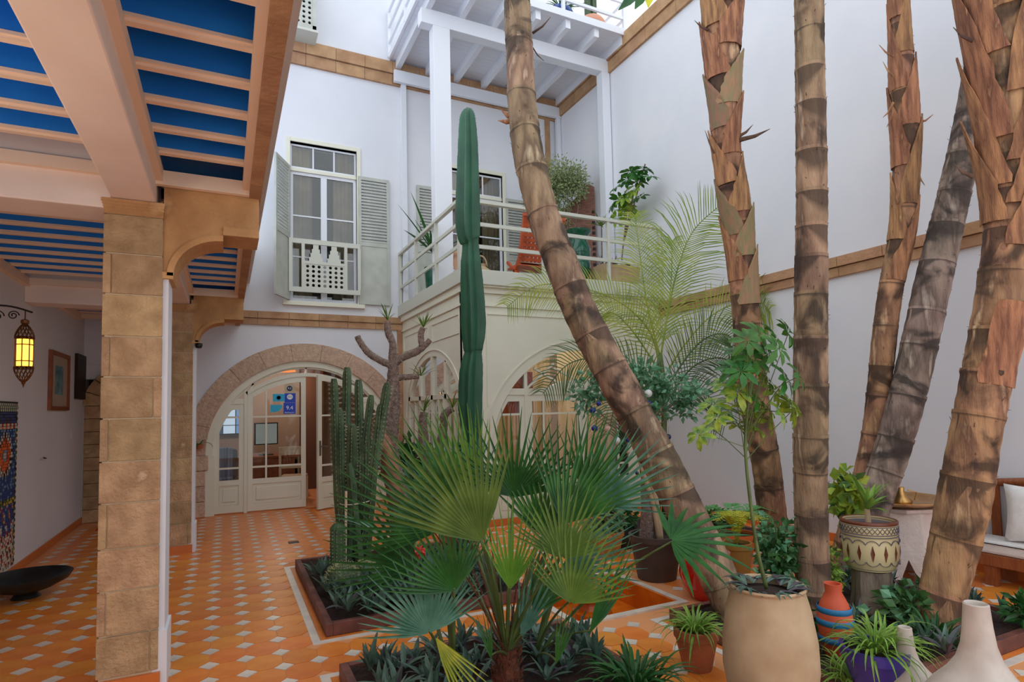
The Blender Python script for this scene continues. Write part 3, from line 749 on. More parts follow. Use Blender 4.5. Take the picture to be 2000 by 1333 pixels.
# ================================================================ windows, shutters, balconies
def holeboard(T, s0, s1, z0, z1, nx, nz, r, d0=0, d1=.02, n=8):
    "board with a grid of real round holes"
    mb = MB(T); cw, ch = (s1 - s0) / nx, (z1 - z0) / nz
    for i in range(nx):
        for j in range(nz):
            cx, cz = s0 + cw * (i + .5), z0 + ch * (j + .5)
            vs = []; fs = []
            for k in range(n):
                a = 2 * pi * (k + .5) / n; c, q = cos(a), sin(a); mmax = max(abs(c) / (cw / 2), abs(q) / (ch / 2))
                for d in (d0, d1): vs += [(cx + r * c, d, cz + r * q), (cx + c / mmax, d, cz + q / mmax)]
            for k in range(n):
                b = 4 * k; e = 4 * ((k + 1) % n)
                fs += [(b, b + 1, e + 1, e), (b + 2, e + 2, e + 3, b + 3), (b, e, e + 2, b + 2)]
            # corners of the cell
            for (sx, sz) in ((-1, -1), (1, -1), (1, 1), (-1, 1)):
                best = sorted(range(n), key=lambda k: abs(cos(2 * pi * (k + .5) / n) - sx * .7) + abs(sin(2 * pi * (k + .5) / n) - sz * .7))[:2]
                base = len(vs)
                for d in (d0, d1): vs.append((cx + sx * cw / 2, d, cz + sz * ch / 2))
                k0, k1 = best
                fs += [(4 * k0 + 1, base, 4 * k1 + 1), (4 * k0 + 3, base + 1, 4 * k1 + 3)]
            mb.add(vs, fs)
    return mb

def shutter(T, s0, s1, z0, z1, root, split=.47, nsl=20, panel=True):
    f = MB(T); w_ = .05
    f.box(s0, s0 + w_, 0, .035, z0, z1); f.box(s1 - w_, s1, 0, .035, z0, z1)
    zm = z0 + (z1 - z0) * split if panel else z0
    for a, b in ((z0, z0 + .07), (zm - .035, zm + .035), (z1 - .06, z1)): f.box(s0 + w_, s1 - w_, 0, .035, a, b)
    sh = obj('shutter', f, M['shutter'], root)
    if panel: obj('shutter_panel', MB(T).box(s0 + w_, s1 - w_, .01, .025, z0 + .07, zm - .035), M['shutter'], sh)
    a, b = zm + .035, z1 - .06; h = (b - a) / nsl
    for i in range(nsl):
        z = a + h * i
        obj('slat', MB(T).prism([(s0 + w_, z + h * .1), (s1 - w_, z + h * .1), (s1 - w_, z + h * .62), (s0 + w_, z + h * .62)], .004, .03), M['shutter'], sh)
    return sh
M['pane_dark'] = M['glass']
def casement(T, s0, s1, z0, z1, root, rows=2, cols=1, st=.05, name='casement', m_=None):
    m_ = m_ or M['whitepaint']
    f = MB(T); f.box(s0, s0 + st, 0, .04, z0, z1); f.box(s1 - st, s1, 0, .04, z0, z1); f.box(s0 + st, s1 - st, 0, .04, z0, z0 + st); f.box(s0 + st, s1 - st, 0, .04, z1 - st, z1)
    c = obj(name, f, m_, root)
    for i in range(cols):
        for j in range(rows):
            a, b = s0 + st + (s1 - s0 - 2 * st) * i / cols, s0 + st + (s1 - s0 - 2 * st) * (i + 1) / cols
            e, g_ = z0 + st + (z1 - z0 - 2 * st) * j / rows, z0 + st + (z1 - z0 - 2 * st) * (j + 1) / rows
            obj('pane', MB(T).box(a, b, .018, .023, e, g_), M['glass'], c)
            if j: obj('muntin', MB(T).box(s0 + st, s1 - st, .006, .036, e - .012, e + .012), m_, c)
        if i: obj('muntin', MB(T).box(a - .012, a + .012, .006, .036, z0 + st, z1 - st), m_, c)
    return c
M['curtain2'] = mat('beige_window_curtain', (150, 132, 104), .9, (110, 96, 76), 2)
def tall_window(n, W, lab=None):
    x0, x1, z0, z1 = W; root = sempty('window_%d' % n, (x0, YF, z0)); T = MX(YF + .05)
    f = MB(MX(YF)); o_ = .07
    for a, b, c, d in ((x0 - o_, x0, z0 - .02, z1 + o_), (x1, x1 + o_, z0 - .02, z1 + o_), (x0, x1, z1, z1 + o_)): f.box(a, b, -.02, .12, c, d)
    f.box(x0 - .12, x1 + .12, -.07, .12, z0 - .09, z0 - .02)
    f.box(x0, x1, .02, .1, z1 - .5, z1 - .44)
    obj('window_frame', f, M['cream'], root, bevel=.004)
    zt = z1 - .5
    casement(T, x0 + .0, x1, z1 - .44, z1 - .02, root, 1, 3, .03, 'transom_light')
    mid = (x0 + x1) / 2
    casement(T, x0, mid, z0, zt, root, 3); casement(T, mid, x1, z0, zt, root, 3)
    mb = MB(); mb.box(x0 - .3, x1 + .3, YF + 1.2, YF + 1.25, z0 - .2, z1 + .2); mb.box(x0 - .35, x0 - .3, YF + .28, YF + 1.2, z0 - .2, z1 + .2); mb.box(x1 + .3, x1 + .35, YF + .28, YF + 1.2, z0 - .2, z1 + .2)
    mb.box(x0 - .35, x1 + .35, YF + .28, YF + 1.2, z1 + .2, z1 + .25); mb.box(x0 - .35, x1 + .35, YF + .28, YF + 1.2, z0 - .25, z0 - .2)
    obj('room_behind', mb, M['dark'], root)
    for a, b in ((x0 - .05, x0 + .38), (x1 - .38, x1 + .05)):
        cb = MB(); vs = []; N_ = 24
        for i in range(N_ + 1):
            u = i / N_
            for z in (z0, z1): vs.append((a + (b - a) * u, YF + .18 + .025 * sin(u * 20), z))
        cb.add(vs, [(2 * i, 2 * i + 2, 2 * i + 3, 2 * i + 1) for i in range(N_)]); obj('inner_curtain', cb, M['curtain2'], root, smooth=True)
    return root
w1 = tall_window(1, W1)
shutter(MX(YF - .05), 2.09, 2.64, 3.46, 5.75, w1)
ha = rad(118)
def TS(s, d, z): return (.93 - s * cos(ha) * -1 * 1 if False else .93 + s * cos(ha), YF - .03 - s * sin(ha) + d * 0, z) if d == 0 else (.93 + s * cos(ha) + d * sin(ha), YF - .03 - s * sin(ha) + d * cos(ha), z)
shutter(TS, 0, .55, 3.46, 5.75, w1)
# pierced guard in front of the window
gd = thing('window_guard', 'pierced wooden guard rail with round holes across the lower part of the left window', 'guard rail', (1.5, YF - .1, 3.6))
T = MX(YF - .12)
fr = MB(T); fr.box(.93, 2.1, 0, .04, 4.42, 4.50); fr.box(.93, 2.1, 0, .04, 3.60, 3.68)
for s in (.93, 1.13, 1.83, 2.06): fr.box(s, s + .05, .0, .04, 3.68, 4.42)
obj('guard_frame', fr, M['rail'], gd)
obj('pierced_board', holeboard(T, 1.18, 1.83, 3.68, 4.08, 7, 5, .027, .008, .028), M['rail'], gd); obj('board_rail', MB(T).box(1.18, 1.83, 0, .035, 4.08, 4.13), M['rail'], gd)
for cx in (1.36, 1.66):
    P = [(cx - .11, 4.13), (cx + .11, 4.13), (cx + .11, 4.20), (cx + .085, 4.20), (cx + .085, 4.27), (cx + .065, 4.27), (cx + .065, 4.34), (cx + .045, 4.34), (cx + .045, 4.42), (cx - .045, 4.42), (cx - .045, 4.34), (cx - .065, 4.34), (cx - .065, 4.27), (cx - .085, 4.27), (cx - .085, 4.20), (cx - .11, 4.20)]
    obj('stepped_board', MB(T).prism(P, .008, .028), M['rail'], gd)
w2 = tall_window(2, W2)
shutter(MX(YF - .05), 4.98, 5.5, 3.46, 5.75, w2); shutter(MX(YF - .05), 3.16, 3.70, 3.46, 5.75, w2)

# ---- lower balcony on top of the sunroom
bal = thing('balcony', 'balcony with a grey green slab and railing on top of the sunroom', 'balcony', (XB, YB, 3.25))
SX, SY = 2.79, 7.25
obj('slab', MB().box(SX, XR, SY, YF, 3.27, 3.47), M['rail'], bal, bevel=.006)
obj('slab_soffit', MB().box(SX + .03, XR, SY + .03, YF, 3.245, 3.27), M['cream'], bal)
obj('balcony_floor', MB().box(SX + .05, XR, SY + .05, YF, 3.47, 3.485), M['rail'], bal)
rl = MB(); zt = 4.44; rw = .045
obj('handrail', MB().box(SX, XR, SY + .01, SY + .08, zt - .05, zt), M['rail'], bal, bevel=.004); obj('handrail', MB().box(SX + .01, SX + .07, SY + .08, YF, zt - .05, zt), M['rail'], bal, bevel=.004)
for z in (3.80, 4.11):
    obj('rail', MB().box(SX + .05, XR, SY + .03, SY + .06, z - .03, z + .02), M['rail'], bal); obj('rail', MB().box(SX + .03, SX + .06, SY + .05, YF, z - .03, z + .02), M['rail'], bal)
obj('corner_post', MB().box(SX + .0, SX + .08, SY + .0, SY + .08, 3.47, zt), M['rail'], bal)
for x in (4.07, 5.2, 6.19): obj('post', MB().box(x, x + .045, SY + .02, SY + .065, 3.38, zt - .05), M['rail'], bal)
for y in (8.3, 9.35, 10.33): obj('post', MB().box(SX + .02, SX + .065, y, y + .045, 3.38, zt - .05), M['rail'], bal)

# ---- upper balcony: posts, beams, joists, deck, railing
ub = thing('upper_balcony', 'white timber upper balcony with joists, carried on posts', 'balcony', (XB, 8.5, 3.48))
WP = M['whitepaint']
obj('post', MB().box(2.89, 3.17, 8.5, 8.7, 3.485, 7.62), WP, ub, bevel=.006)
obj('post', MB().box(6.07, 6.235, 8.5, 8.68, 3.485, 7.62), WP, ub, bevel=.006)
obj('post', MB().box(2.87, 2.965, YF - .09, YF - .005, 3.485, 7.58), WP, ub); obj('post', MB().box(6.15, 6.24, YF - .14, YF - .06, 3.485, 7.58), WP, ub)
obj('beam', MB().box(2.70, 6.24, 8.5, 8.68, 7.62, 7.86), WP, ub, bevel=.005)
obj('beam', MB().box(2.73, 6.24, YF - .16, YF - .085, 7.58, 7.80), WP, ub, bevel=.005)
xs = [2.82 + i * .564 for i in range(7)]
for x in xs: obj('joist', MB().box(x - .045, x + .045, 8.02, YF - .085, 7.86, 8.02), WP, ub)
n = 22
for i in range(n):
    y0 = 7.98 + i * (YF - .002 - 7.98) / n
    obj('deck_board', MB().box(2.68, 6.235, y0 + .001, y0 + (YF - .002 - 7.98) / n - .001, 8.02, 8.05), WP, ub)
obj('fascia', MB().box(2.64, 6.24, 7.96, 7.98, 8.0, 8.12), WP, ub); obj('fascia', MB().box(2.64, 2.68, 7.98, YF - .09, 8.0, 8.12), WP, ub)
for z in (8.32, 8.62, 8.92):
    obj('rail', MB().box(2.64, 6.24, 7.98, 8.02, z - .025, z + .025), WP, ub); obj('rail', MB().box(2.64, 2.68, 8.02, YF - .02, z - .025, z + .025), WP, ub)
for x in (2.64, 3.75, 4.95, 6.18): obj('rail_post', MB().box(x, x + .05, 7.97, 8.02, 8.05, 8.92), WP, ub)
for y in (9.2, 10.3): obj('rail_post', MB().box(2.635, 2.685, y, y + .05, 8.05, 8.92), WP, ub)
for z in (8.32, 8.62): obj('rail', MB().box(6.2, 6.23, 8.02, YF, z - .02, z + .02), WP, ub)
# upper door seen through the rails
w4 = sempty('window_4', (3.7, YF, 8.1)); T = MX(YF - .04)
casement(T, 3.7, 4.3, 8.2, 10.2, w4, 3, m_=M['rail']); casement(T, 4.3, 4.9, 8.2, 10.2, w4, 3, m_=M['rail'])
# pierced box window at the top left
bx = thing('box_window', 'grey box window with round pierced holes, high on the wall at the top edge', 'window box', (1.1, 10.1, 7.95))
T = MX(9.95)
obj('front_board', holeboard(T, .45, 1.27, 8.04, 9.0, 9, 11, .026, 0, .02), M['shutter'], bx)
obj('box_frame', MB(T).box(.40, .45, -.01, .04, 7.97, 9.1).box(1.27, 1.33, -.01, .04, 7.97, 9.1).box(.40, 1.33, -.01, .04, 7.97, 8.04), M['shutter'], bx)
obj('box_side', MB().box(1.30, 1.33, 9.99, YF, 7.97, 9.1), M['shutter'], bx); obj('box_base', MB().box(.38, 1.36, 9.93, YF, 7.93, 7.97), M['rail'], bx)
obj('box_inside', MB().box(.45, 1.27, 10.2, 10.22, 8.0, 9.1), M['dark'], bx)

# ================================================================ trunks
def barkmat(name, c, c2, c3):
    m = mat(name, c, .85, c2, 2.6, stretch=(4, 4, .8), bump=.5, bscale=22, lo=.38, hi=.6, c3=c3, detail=5)
    nt = m.node_tree; N_ = nt.nodes; L = nt.links; p = N_['Principled BSDF']
    nz = N_.new('ShaderNodeTexNoise'); nz.inputs['Scale'].default_value = 3.2; nz.inputs['Detail'].default_value = 5; nz.inputs['Distortion'].default_value = .8
    tc = N_.new('ShaderNodeTexCoord'); L.new(tc.outputs['Object'], nz.inputs['Vector'])
    r = N_.new('ShaderNodeValToRGB'); r.color_ramp.elements[0].position = .5; r.color_ramp.elements[1].position = .62
    mx = N_.new('ShaderNodeMix'); mx.data_type = 'RGBA'; src = p.inputs['Base Color'].links[0].from_socket
    L.new(nz.outputs['Fac'], r.inputs[0]); L.new(r.outputs[0], mx.inputs['Factor']); L.new(src, mx.inputs['A']); mx.inputs['B'].default_value = lin(tuple(int(v * .4) for v in c2))
    mm = N_.new('ShaderNodeMath'); mm.operation = 'MULTIPLY'; mm.inputs[1].default_value = .85; L.new(r.outputs[0], mm.inputs[0]); L.new(mm.outputs[0], mx.inputs['Factor'])
    # dark V shaped scar hanging under the ring at the top of each segment (uv: v = distance from the ring)
    uvn = N_.new('ShaderNodeUVMap'); sx = N_.new('ShaderNodeSeparateXYZ'); L.new(uvn.outputs[0], sx.inputs[0]); oi = N_.new('ShaderNodeObjectInfo')
    def ma(op, a, b=None):
        q = N_.new('ShaderNodeMath'); q.operation = op
        for i, v in enumerate((a, b)):
            if v is None: continue
            if isinstance(v, (int, float)): q.inputs[i].default_value = v
            else: L.new(v, q.inputs[i])
        return q.outputs[0]
    ang = ma('MULTIPLY', ma('ADD', sx.outputs[0], ma('MULTIPLY', oi.outputs['Random'], 3.7)), 6.2832); c_ = ma('MAXIMUM', ma('COSINE', ang), 0.0)
    depth = ma('ADD', ma('MULTIPLY', c_, .17), ma('MULTIPLY', nz.outputs['Fac'], .09)); k_ = ma('SUBTRACT', 1.0, ma('DIVIDE', sx.outputs[1], depth))
    k_ = ma('MULTIPLY', ma('MINIMUM', ma('MAXIMUM', ma('MULTIPLY', k_, 2.5), 0.0), 1.0), ma('GREATER_THAN', sx.outputs[1], .022)); k_ = ma('MULTIPLY', k_, .78)
    m2 = N_.new('ShaderNodeMix'); m2.data_type = 'RGBA'; L.new(k_, m2.inputs['Factor']); L.new(mx.outputs['Result'], m2.inputs['A']); m2.inputs['B'].default_value = lin(tuple(int(v * .55) for v in c2))
    L.new(m2.outputs['Result'], p.inputs['Base Color'])
    return randomize(m, .2, .012)
M['bark'] = barkmat('brown_ringed_bark', (170, 140, 110), (120, 94, 74), (202, 176, 146))
M['barkred'] = barkmat('red_brown_bark', (178, 134, 98), (124, 88, 66), (206, 170, 132))
M['barkgrey'] = barkmat('grey_brown_bark', (162, 142, 126), (112, 94, 84), (192, 176, 158))
M['sheath'] = randomize(mat('dry_leaf_sheath', (186, 134, 92), .8, (116, 76, 54), 3, stretch=(8, 8, 1), bump=.6, bscale=22, c3=(214, 166, 112)), .2, .01)
M['sheathg'] = randomize(mat('green_leaf_sheath', (130, 122, 86), .7, (164, 116, 92), 5, stretch=(6, 6, 1), bump=.4, bscale=20), .15, .02)
M['scar'] = randomize(mat('dark_leaf_scar', (112, 82, 66), .9, (88, 62, 50), 3, stretch=(6, 6, 1), bump=.7, bscale=22), .2, .01)

def interp(pts, t):
    n = len(pts) - 1; x = min(max(t * n, 0), n - 1e-6); i = int(x); u = x - i
    p0, p1, p2, p3 = pts[max(i - 1, 0)], pts[i], pts[i + 1], pts[min(i + 2, n)]
    return tuple(.5 * (2 * b + (c - a) * u + (2 * a - 5 * b + 4 * c - d) * u * u + (3 * b - 3 * c + d - a) * u ** 3) for a, b, c, d in zip(p0, p1, p2, p3))
def world_path(px, d0, d1):
    out = []; n = len(px) - 1
    for i, (x, y, w_) in enumerate(px):
        dep = d0 + (d1 - d0) * i / n; p = atd(x, y, dep); out.append((p.x, p.y, p.z, w_ / 1150.63 * dep))
    return out
def frame(path, t):
    a, b = Vector(interp(path, max(t - .01, 0))[:3]), Vector(interp(path, min(t + .01, 1))[:3]); d = (b - a).normalized()
    v = interp(path, t); return Vector(v[:3]), v[3], d
def sheath(path, t, h, ang, span, flare, m_, root, tip=0.0, name='leaf_sheath', point=.85, off=1.05, cross=0.0, n=9, k=12, thick=.006):
    "curved shell hugging the trunk from t upwards, narrowing to a point"
    P, r, d = frame(path, t); L_ = sum((Vector(path[i + 1][:3]) - Vector(path[i][:3])).length for i in range(len(path) - 1))
    x = Vector((1, 0, 0)); x = (x - d * x.dot(d)).normalized(); y = d.cross(x)
    vs = []; fs = []
    for j in range(k + 1):
        u = j / k; tt = min(t + h * u / L_, 1.0); Q, rr, dd = frame(path, tt)
        if t + h * u / L_ > 1: Q = Q + dd * (t + h * u / L_ - 1) * L_
        wdt = span * (1 - u ** 1.6 * point) ; rr_ = rr * (off + flare * u * u)
        ac = ang + cross * u; wdt = max(.02, wdt * random.uniform(.9, 1.06))
        for s in (0, 1):
            for i in range(n + 1):
                a = ac + wdt * (i / n - .5); rj = rr_ - s * thick + .004 * sin(i * 2.3 + j)
                vs.append(tuple(Q + x * (cos(a) * rj) + y * (sin(a) * rj) + dd * (tip * u * abs(i / n - .5) * -1)))
    m1 = n + 1
    for j in range(k):
        b = j * 2 * m1; e = b + 2 * m1
        for i in range(n):
            fs += [(b + i, b + i + 1, e + i + 1, e + i), (b + m1 + i, e + m1 + i, e + m1 + i + 1, b + m1 + i + 1)]
        fs += [(b, e, e + m1, b + m1), (b + n, b + m1 + n, e + m1 + n, e + n)]
    b = k * 2 * m1
    for i in range(n): fs.append((b + i, b + i + 1, b + m1 + i + 1, b + m1 + i)); fs.append((i, i + m1, i + m1 + 1, i + 1))
    mb = MB(); mb.add(vs, fs); return obj(name, mb, m_, root, smooth='auto')
CANG = None
def trunk(lab, px, d0, d1, m_, gap=(.26, .42), scars=True, sheaths=None):
    path = world_path(px, d0, d1); base = path[0]
    t = thing('tree', lab, 'tree', base[:3], None)
    L_ = sum((Vector(path[i + 1][:3]) - Vector(path[i][:3])).length for i in range(len(path) - 1))
    s = 0; N_ = 26; k = 0
    while s < L_:
        e = min(L_, s + random.uniform(*gap)); mb = MB(); pts = []; rr = []; m1 = max(4, int((e - s) / .022))
        prof = random.uniform(-.02, .03); tilt = random.uniform(-.25, .25)
        for i in range(m1 + 1):
            u = i / m1; q = interp(path, (s + (e - s) * u) / L_); r = q[3] * (1 + prof * sin(u * pi) + .012 * sin(u * 17 + k))
            zz = (e - s) * (1 - u)
            if zz < .03: r *= 1.0 + .075 * (1 - abs(zz - .012) / .018 if abs(zz - .012) < .018 else 0)
            if u * (e - s) < .02: r *= .975
            pts.append(q[:3]); rr.append(r)
        ph = random.uniform(0, 6)
        mb.tube(pts, rr, N_, True, ridge=lambda kk, i, ph=ph: 1 + .018 * sin(3 * 2 * pi * kk / N_ + ph) + .012 * sin(7 * 2 * pi * kk / N_ + i * .12 + ph) + random.uniform(-.004, .004))
        vm = max(v for _, v in mb.uv); mb.uv = [(u_, vm - v_ + 1e-5) for u_, v_ in mb.uv]
        seg = obj('trunk_segment', mb, m_, t, smooth='auto')
        if scars and random.random() < .3:
            # dark V shaped leaf scar hanging from the ring, facing the courtyard
            P, r, d = frame(path, s / L_); toc = Vector((CAM.x - P.x, CAM.y - P.y, 0)); a = math.atan2(toc.y, toc.x) + random.uniform(-.7, .7)
            sheath(path, max(0, s / L_), (e - s) * random.uniform(.5, .95), a, random.uniform(1.2, 2.2), 0, m_, seg, name='leaf_scar', off=1.018, point=random.uniform(.5, 1), thick=.004, n=7, k=7)
        s = e; k += 1
    # torn fibres along both edges
    mb = MB()
    for i in range(int(L_ * 26)):
        tt = random.random(); P, r, d = frame(path, tt); a = random.uniform(0, 6.28)
        x = Vector((1, 0, 0)); x = (x - d * x.dot(d)).normalized(); y = d.cross(x); o_ = x * cos(a) + y * sin(a)
        p = P + o_ * r * .99; q = p + o_ * random.uniform(.006, .02) + d * random.uniform(-.015, .03)
        mb.bar(tuple(p), tuple(q), .004, .002)
    o = obj('torn_fibres', mb, M['scar'], t); o['kind'] = 'stuff'
    if sheaths: sheaths(path, t, L_)
    return t, path
def crisscross(t0, t1, step, h, m1, m2, flare=.25, span=2.6, off=1.06):
    def go(path, root, L_):
        tt = t0; side = 1
        while tt < t1:
            P, r, d = frame(path, tt); toc = Vector((CAM.x - P.x, CAM.y - P.y, 0)); a = math.atan2(toc.y, toc.x)
            sheath(path, tt, h * random.uniform(.85, 1.15), a + side * .75, span, flare * random.uniform(.6, 1.2), random.choice((m1, m1, m2)), root, cross=side * .75, off=off + random.uniform(0, .04), point=.93, n=12, k=14)
            side = -side; tt += step / L_ * random.uniform(.8, 1.2)
    return go
def stub(p, d, L_, r, root, m_=None, name='dry_leaf_stub'):
    p = Vector(p); d = Vector(d).normalized(); mid = p + d * L_ * .55 + Vector((0, 0, -.02))
    mb = MB(); mb.tube([p, mid, p + d * L_], [r, r * .7, .002], 6, flat=.4); obj(name, mb, m_ or M['scar'], root, smooth=True)

tA, pA = trunk('leaning trunk that crosses the middle of the courtyard from lower right to upper left', [(1438, 1205, 37), (1395, 1110, 37), (1340, 1000, 36), (1290, 900, 36), (1235, 800, 35), (1180, 700, 34), (1130, 600, 33), (1090, 500, 32), (1055, 400, 30), (1034, 310, 30), (1020, 215, 28), (1015, 120, 27), (1010, 0, 25), (1005, -150, 24)], 4.18, 5.4, M['bark'], (.3, .48))
stub(atd(1040, 65, 5.3), R2_ + U2_ * .9, .22, .012, tA); stub(atd(1035, 85, 5.3), R2_ * .8 - U2_, .2, .008, tA)
for dx, dy in ((-1, -.1), (-.8, .5), (.3, -1)): stub(atd(1008, 232, 5.12), R2_ * dx + U2_ * dy, .16, .03, tA, M['sheath'])
tB, pB = trunk('trunk left of the straight one, its upper part wrapped in reddish and green leaf sheaths', [(1518, 1070, 26), (1508, 1000, 26), (1495, 900, 27), (1476, 800, 27), (1465, 700, 27), (1456, 600, 26), (1447, 500, 26), (1435, 400, 28), (1420, 300, 25), (1415, 200, 29), (1410, 100, 33), (1410, 0, 36), (1410, -120, 36)], 6.0, 6.0, M['barkred'], (.28, .45), sheaths=crisscross(.42, .99, .25, .6, M['sheath'], M['sheathg'], .14))
stub(atd(1438, 275, 5.9), R2_ + U2_ * .35, .36, .025, tB, M['scar']); stub(atd(1440, 268, 5.9), R2_ + U2_ * .8, .2, .018, tB, M['scar'])
stub(atd(1385, 60, 5.9), U2_ * .7 - R2_, .18, .015, tB); stub(atd(1395, 300, 5.9), U2_ - R2_ * .4, .25, .012, tB)
tV, pV = trunk('straight upright trunk right of centre, with regular rings like bamboo', [(1590, 1195, 32), (1584, 1000, 30), (1583, 800, 31), (1584, 600, 30), (1585, 400, 28), (1583, 200, 27), (1580, 0, 26), (1578, -150, 26)], 4.11, 4.11, M['bark'], (.2, .34))
tC, pC = trunk('thinner of the paired trunks before the right wall, with ragged orange sheaths at its top', [(1640, 1130, 25), (1660, 1040, 22), (1682, 950, 19), (1705, 850, 20), (1718, 750, 21), (1728, 650, 21), (1742, 550, 21), (1762, 450, 22), (1768, 350, 22), (1768, 250, 24), (1762, 150, 22), (1757, 50, 18), (1752, -60, 16)], 5.15, 5.15, M['barkred'], (.25, .4), sheaths=crisscross(.5, .98, .3, .7, M['sheath'], M['sheath'], .1))
for y, dx, dy in ((110, -1, .8), (150, -.7, 1), (200, -.7, -1), (215, -.4, -1), (240, .6, .3), (330, .5, -1)): stub(atd(1745 if dx < 0 else 1790, y, 5.08), R2_ * dx + U2_ * dy, .16, .012, tC, M['sheath'])
tD, pD = trunk('pale grey leaning trunk right of its thinner neighbour', [(1668, 1135, 32), (1700, 1000, 32), (1735, 900, 31), (1770, 780, 31), (1800, 650, 31), (1830, 520, 30), (1858, 400, 28), (1885, 280, 26), (1905, 150, 22), (1915, 60, 20), (1925, -60, 20)], 5.0, 5.0, M['barkgrey'], (.26, .42))
tE, pE = trunk('thickest trunk near the right edge, fanning into criss-crossed orange leaf bases at its top', [(1826, 1225, 38), (1850, 1120, 40), (1882, 980, 44), (1905, 850, 42), (1930, 720, 42), (1950, 600, 40), (1965, 480, 38), (1972, 400, 42), (1975, 300, 48), (1967, 150, 54), (1957, 0, 58), (1952, -120, 56)], 3.95, 3.95, M['barkred'], (.26, .42), sheaths=crisscross(.54, .99, .2, .95, M['sheath'], M['sheath'], .34, 1.7))
sheath(pE, .34, .55, math.atan2(-1, -.6), 1.8, .3, M['sheath'], tE, point=.3)
for y, dx in ((80, -1), (345, -1)): stub(atd(1900, y, 3.9), R2_ * dx + U2_ * .7, .16, .016, tE)

# ================================================================ leaves and plants
M['fan'] = leafmat('fan_palm_green', (58, 116, 46), (36, 84, 36), .4, 8); M['fanbright'] = leafmat('bright_fan_green', (116, 158, 54), (88, 136, 44), .4, 8, trans=.35)
M['fanolive'] = leafmat('olive_fan_green', (112, 140, 56), (80, 112, 44), .45, 8, trans=.35); M['fanblue'] = leafmat('blue_green_fan', (104, 150, 128), (62, 112, 88), .4, 8)
M['fanyellow'] = leafmat('yellowing_fan', (196, 186, 60), (130, 150, 44), .5, 8); M['stalk'] = mat('green_stalk', (92, 112, 56), .5, (70, 84, 42), 8)
M['spider'] = leafmat('light_green_leaf', (150, 184, 80), (104, 150, 52), .4, 12, trans=.3); M['deep'] = leafmat('deep_green_leaf', (52, 104, 44), (36, 84, 38), .35, 8)
M['rhoeo'] = leafmat('grey_green_rosette_leaf', (112, 140, 124), (62, 92, 76), .35, 9); M['rhoeop'] = leafmat('purple_backed_leaf', (92, 66, 86), (74, 98, 88), .4, 9)
M['feather'] = leafmat('yellow_green_frond', (184, 196, 84), (136, 166, 70), .45, 5, trans=.35); M['featherd'] = leafmat('green_frond', (92, 124, 72), (70, 104, 58), .45, 5, trans=.3)
M['schef'] = leafmat('schefflera_green', (66, 120, 40), (40, 92, 34), .3, 14); M['schefy'] = leafmat('variegated_yellow_leaf', (168, 186, 62), (78, 130, 42), .3, 22)
M['ficus'] = leafmat('variegated_ficus_leaf', (196, 204, 152), (112, 136, 80), .45, 30); M['ivy'] = leafmat('ivy_green', (84, 124, 62), (50, 92, 52), .4, 10); M['limeleaf'] = leafmat('lime_leaf', (170, 186, 66), (110, 152, 54), .45, 10)
M['teal'] = leafmat('bluish_round_leaf', (128, 178, 142), (80, 140, 98), .35, 10); M['yellowfern'] = leafmat('yellow_fern', (214, 204, 52), (160, 168, 50), .5, 9)
M['cactus'] = mat('dark_blue_green_cactus', (44, 98, 70), .45, (30, 78, 56), 5, stretch=(1, 1, .5), bump=.1); M['cactus2'] = mat('ribbed_green_cactus', (84, 104, 70), .6, (58, 78, 54), 8, bump=.2)
M['thorn'] = mat('pale_spines', (206, 196, 170), .7); M['greybark'] = mat('spiny_grey_bark', (150, 128, 116), .9, (112, 92, 84), 30, bump=1., bscale=60)
M['terra'] = mat('terracotta_clay', (176, 100, 62), .8, (150, 84, 52), 8, bump=.15); M['sand'] = mat('sand_coloured_clay', (196, 170, 136), .8, (176, 148, 114), 5, bump=.12, bscale=12)
M['gourd'] = mat('pale_burnished_clay', (206, 196, 184), .42, (186, 172, 160), 7, bump=.05, c3=(216, 210, 202)); M['darkpot'] = mat('dark_brown_plastic_pot', (84, 70, 62), .6, (70, 58, 52), 6)
M['redglaze'] = mat('red_glaze', (206, 30, 18), .15, (180, 22, 14), 4, coat=.6); M['violet'] = mat('violet_blue_glaze', (66, 56, 150), .35, (52, 44, 126), 5, bump=.1); M['greenglaze'] = mat('dark_green_glaze', (12, 92, 66), .18, (8, 74, 54), 4, coat=.5)
M['fibre'] = mat('red_brown_palm_fibre', (120, 62, 36), .95, (84, 44, 28), 20, bump=1., bscale=60)

def orient(d, nrm):
    d = Vector(d).normalized(); nrm = Vector(nrm); z = (nrm - d * nrm.dot(d)).normalized(); x = d.cross(z)
    return Matrix((x, d, z)).transposed().to_euler()
def fan_mesh(A, n, L_, wf=1.0, droop=.12, web=.33, short=.22):
    mb = MB(); sp = 2 * A / (n - 1); wmax = 2 * L_ * web * math.tan(sp / 2) * 1.12 * wf
    for i in range(n):
        a = -A + sp * i + random.uniform(-.012, .012); l = L_ * (1 - short * abs(a / A) ** 2) * random.uniform(.93, 1.05)
        dx, dy = sin(a), cos(a); pts = []; ws = []
        bend = random.uniform(-.1, .1); dr = droop * random.uniform(.4, 1.8)
        for u in (0.02, .15, web, .6, .8, .92, 1.0):
            r = l * u; pts.append((dx * r + dy * bend * max(0, u - .4) * l * .3, dy * r - dx * bend * max(0, u - .4) * l * .3, .05 * L_ * cos(a * 1.0) * u - dr * l * max(0, u - .3) ** 2))
            ws.append(wmax * (u / web if u < web else (1 - (u - web) / (1 - web) * .95) ** .8))
        ws[-1] = .0015; mb.blade(pts, ws, (dy, -dx, 0), fold=.55 * (1 if i % 1 == 0 else -1))
    return mb
fanmeshes = {}
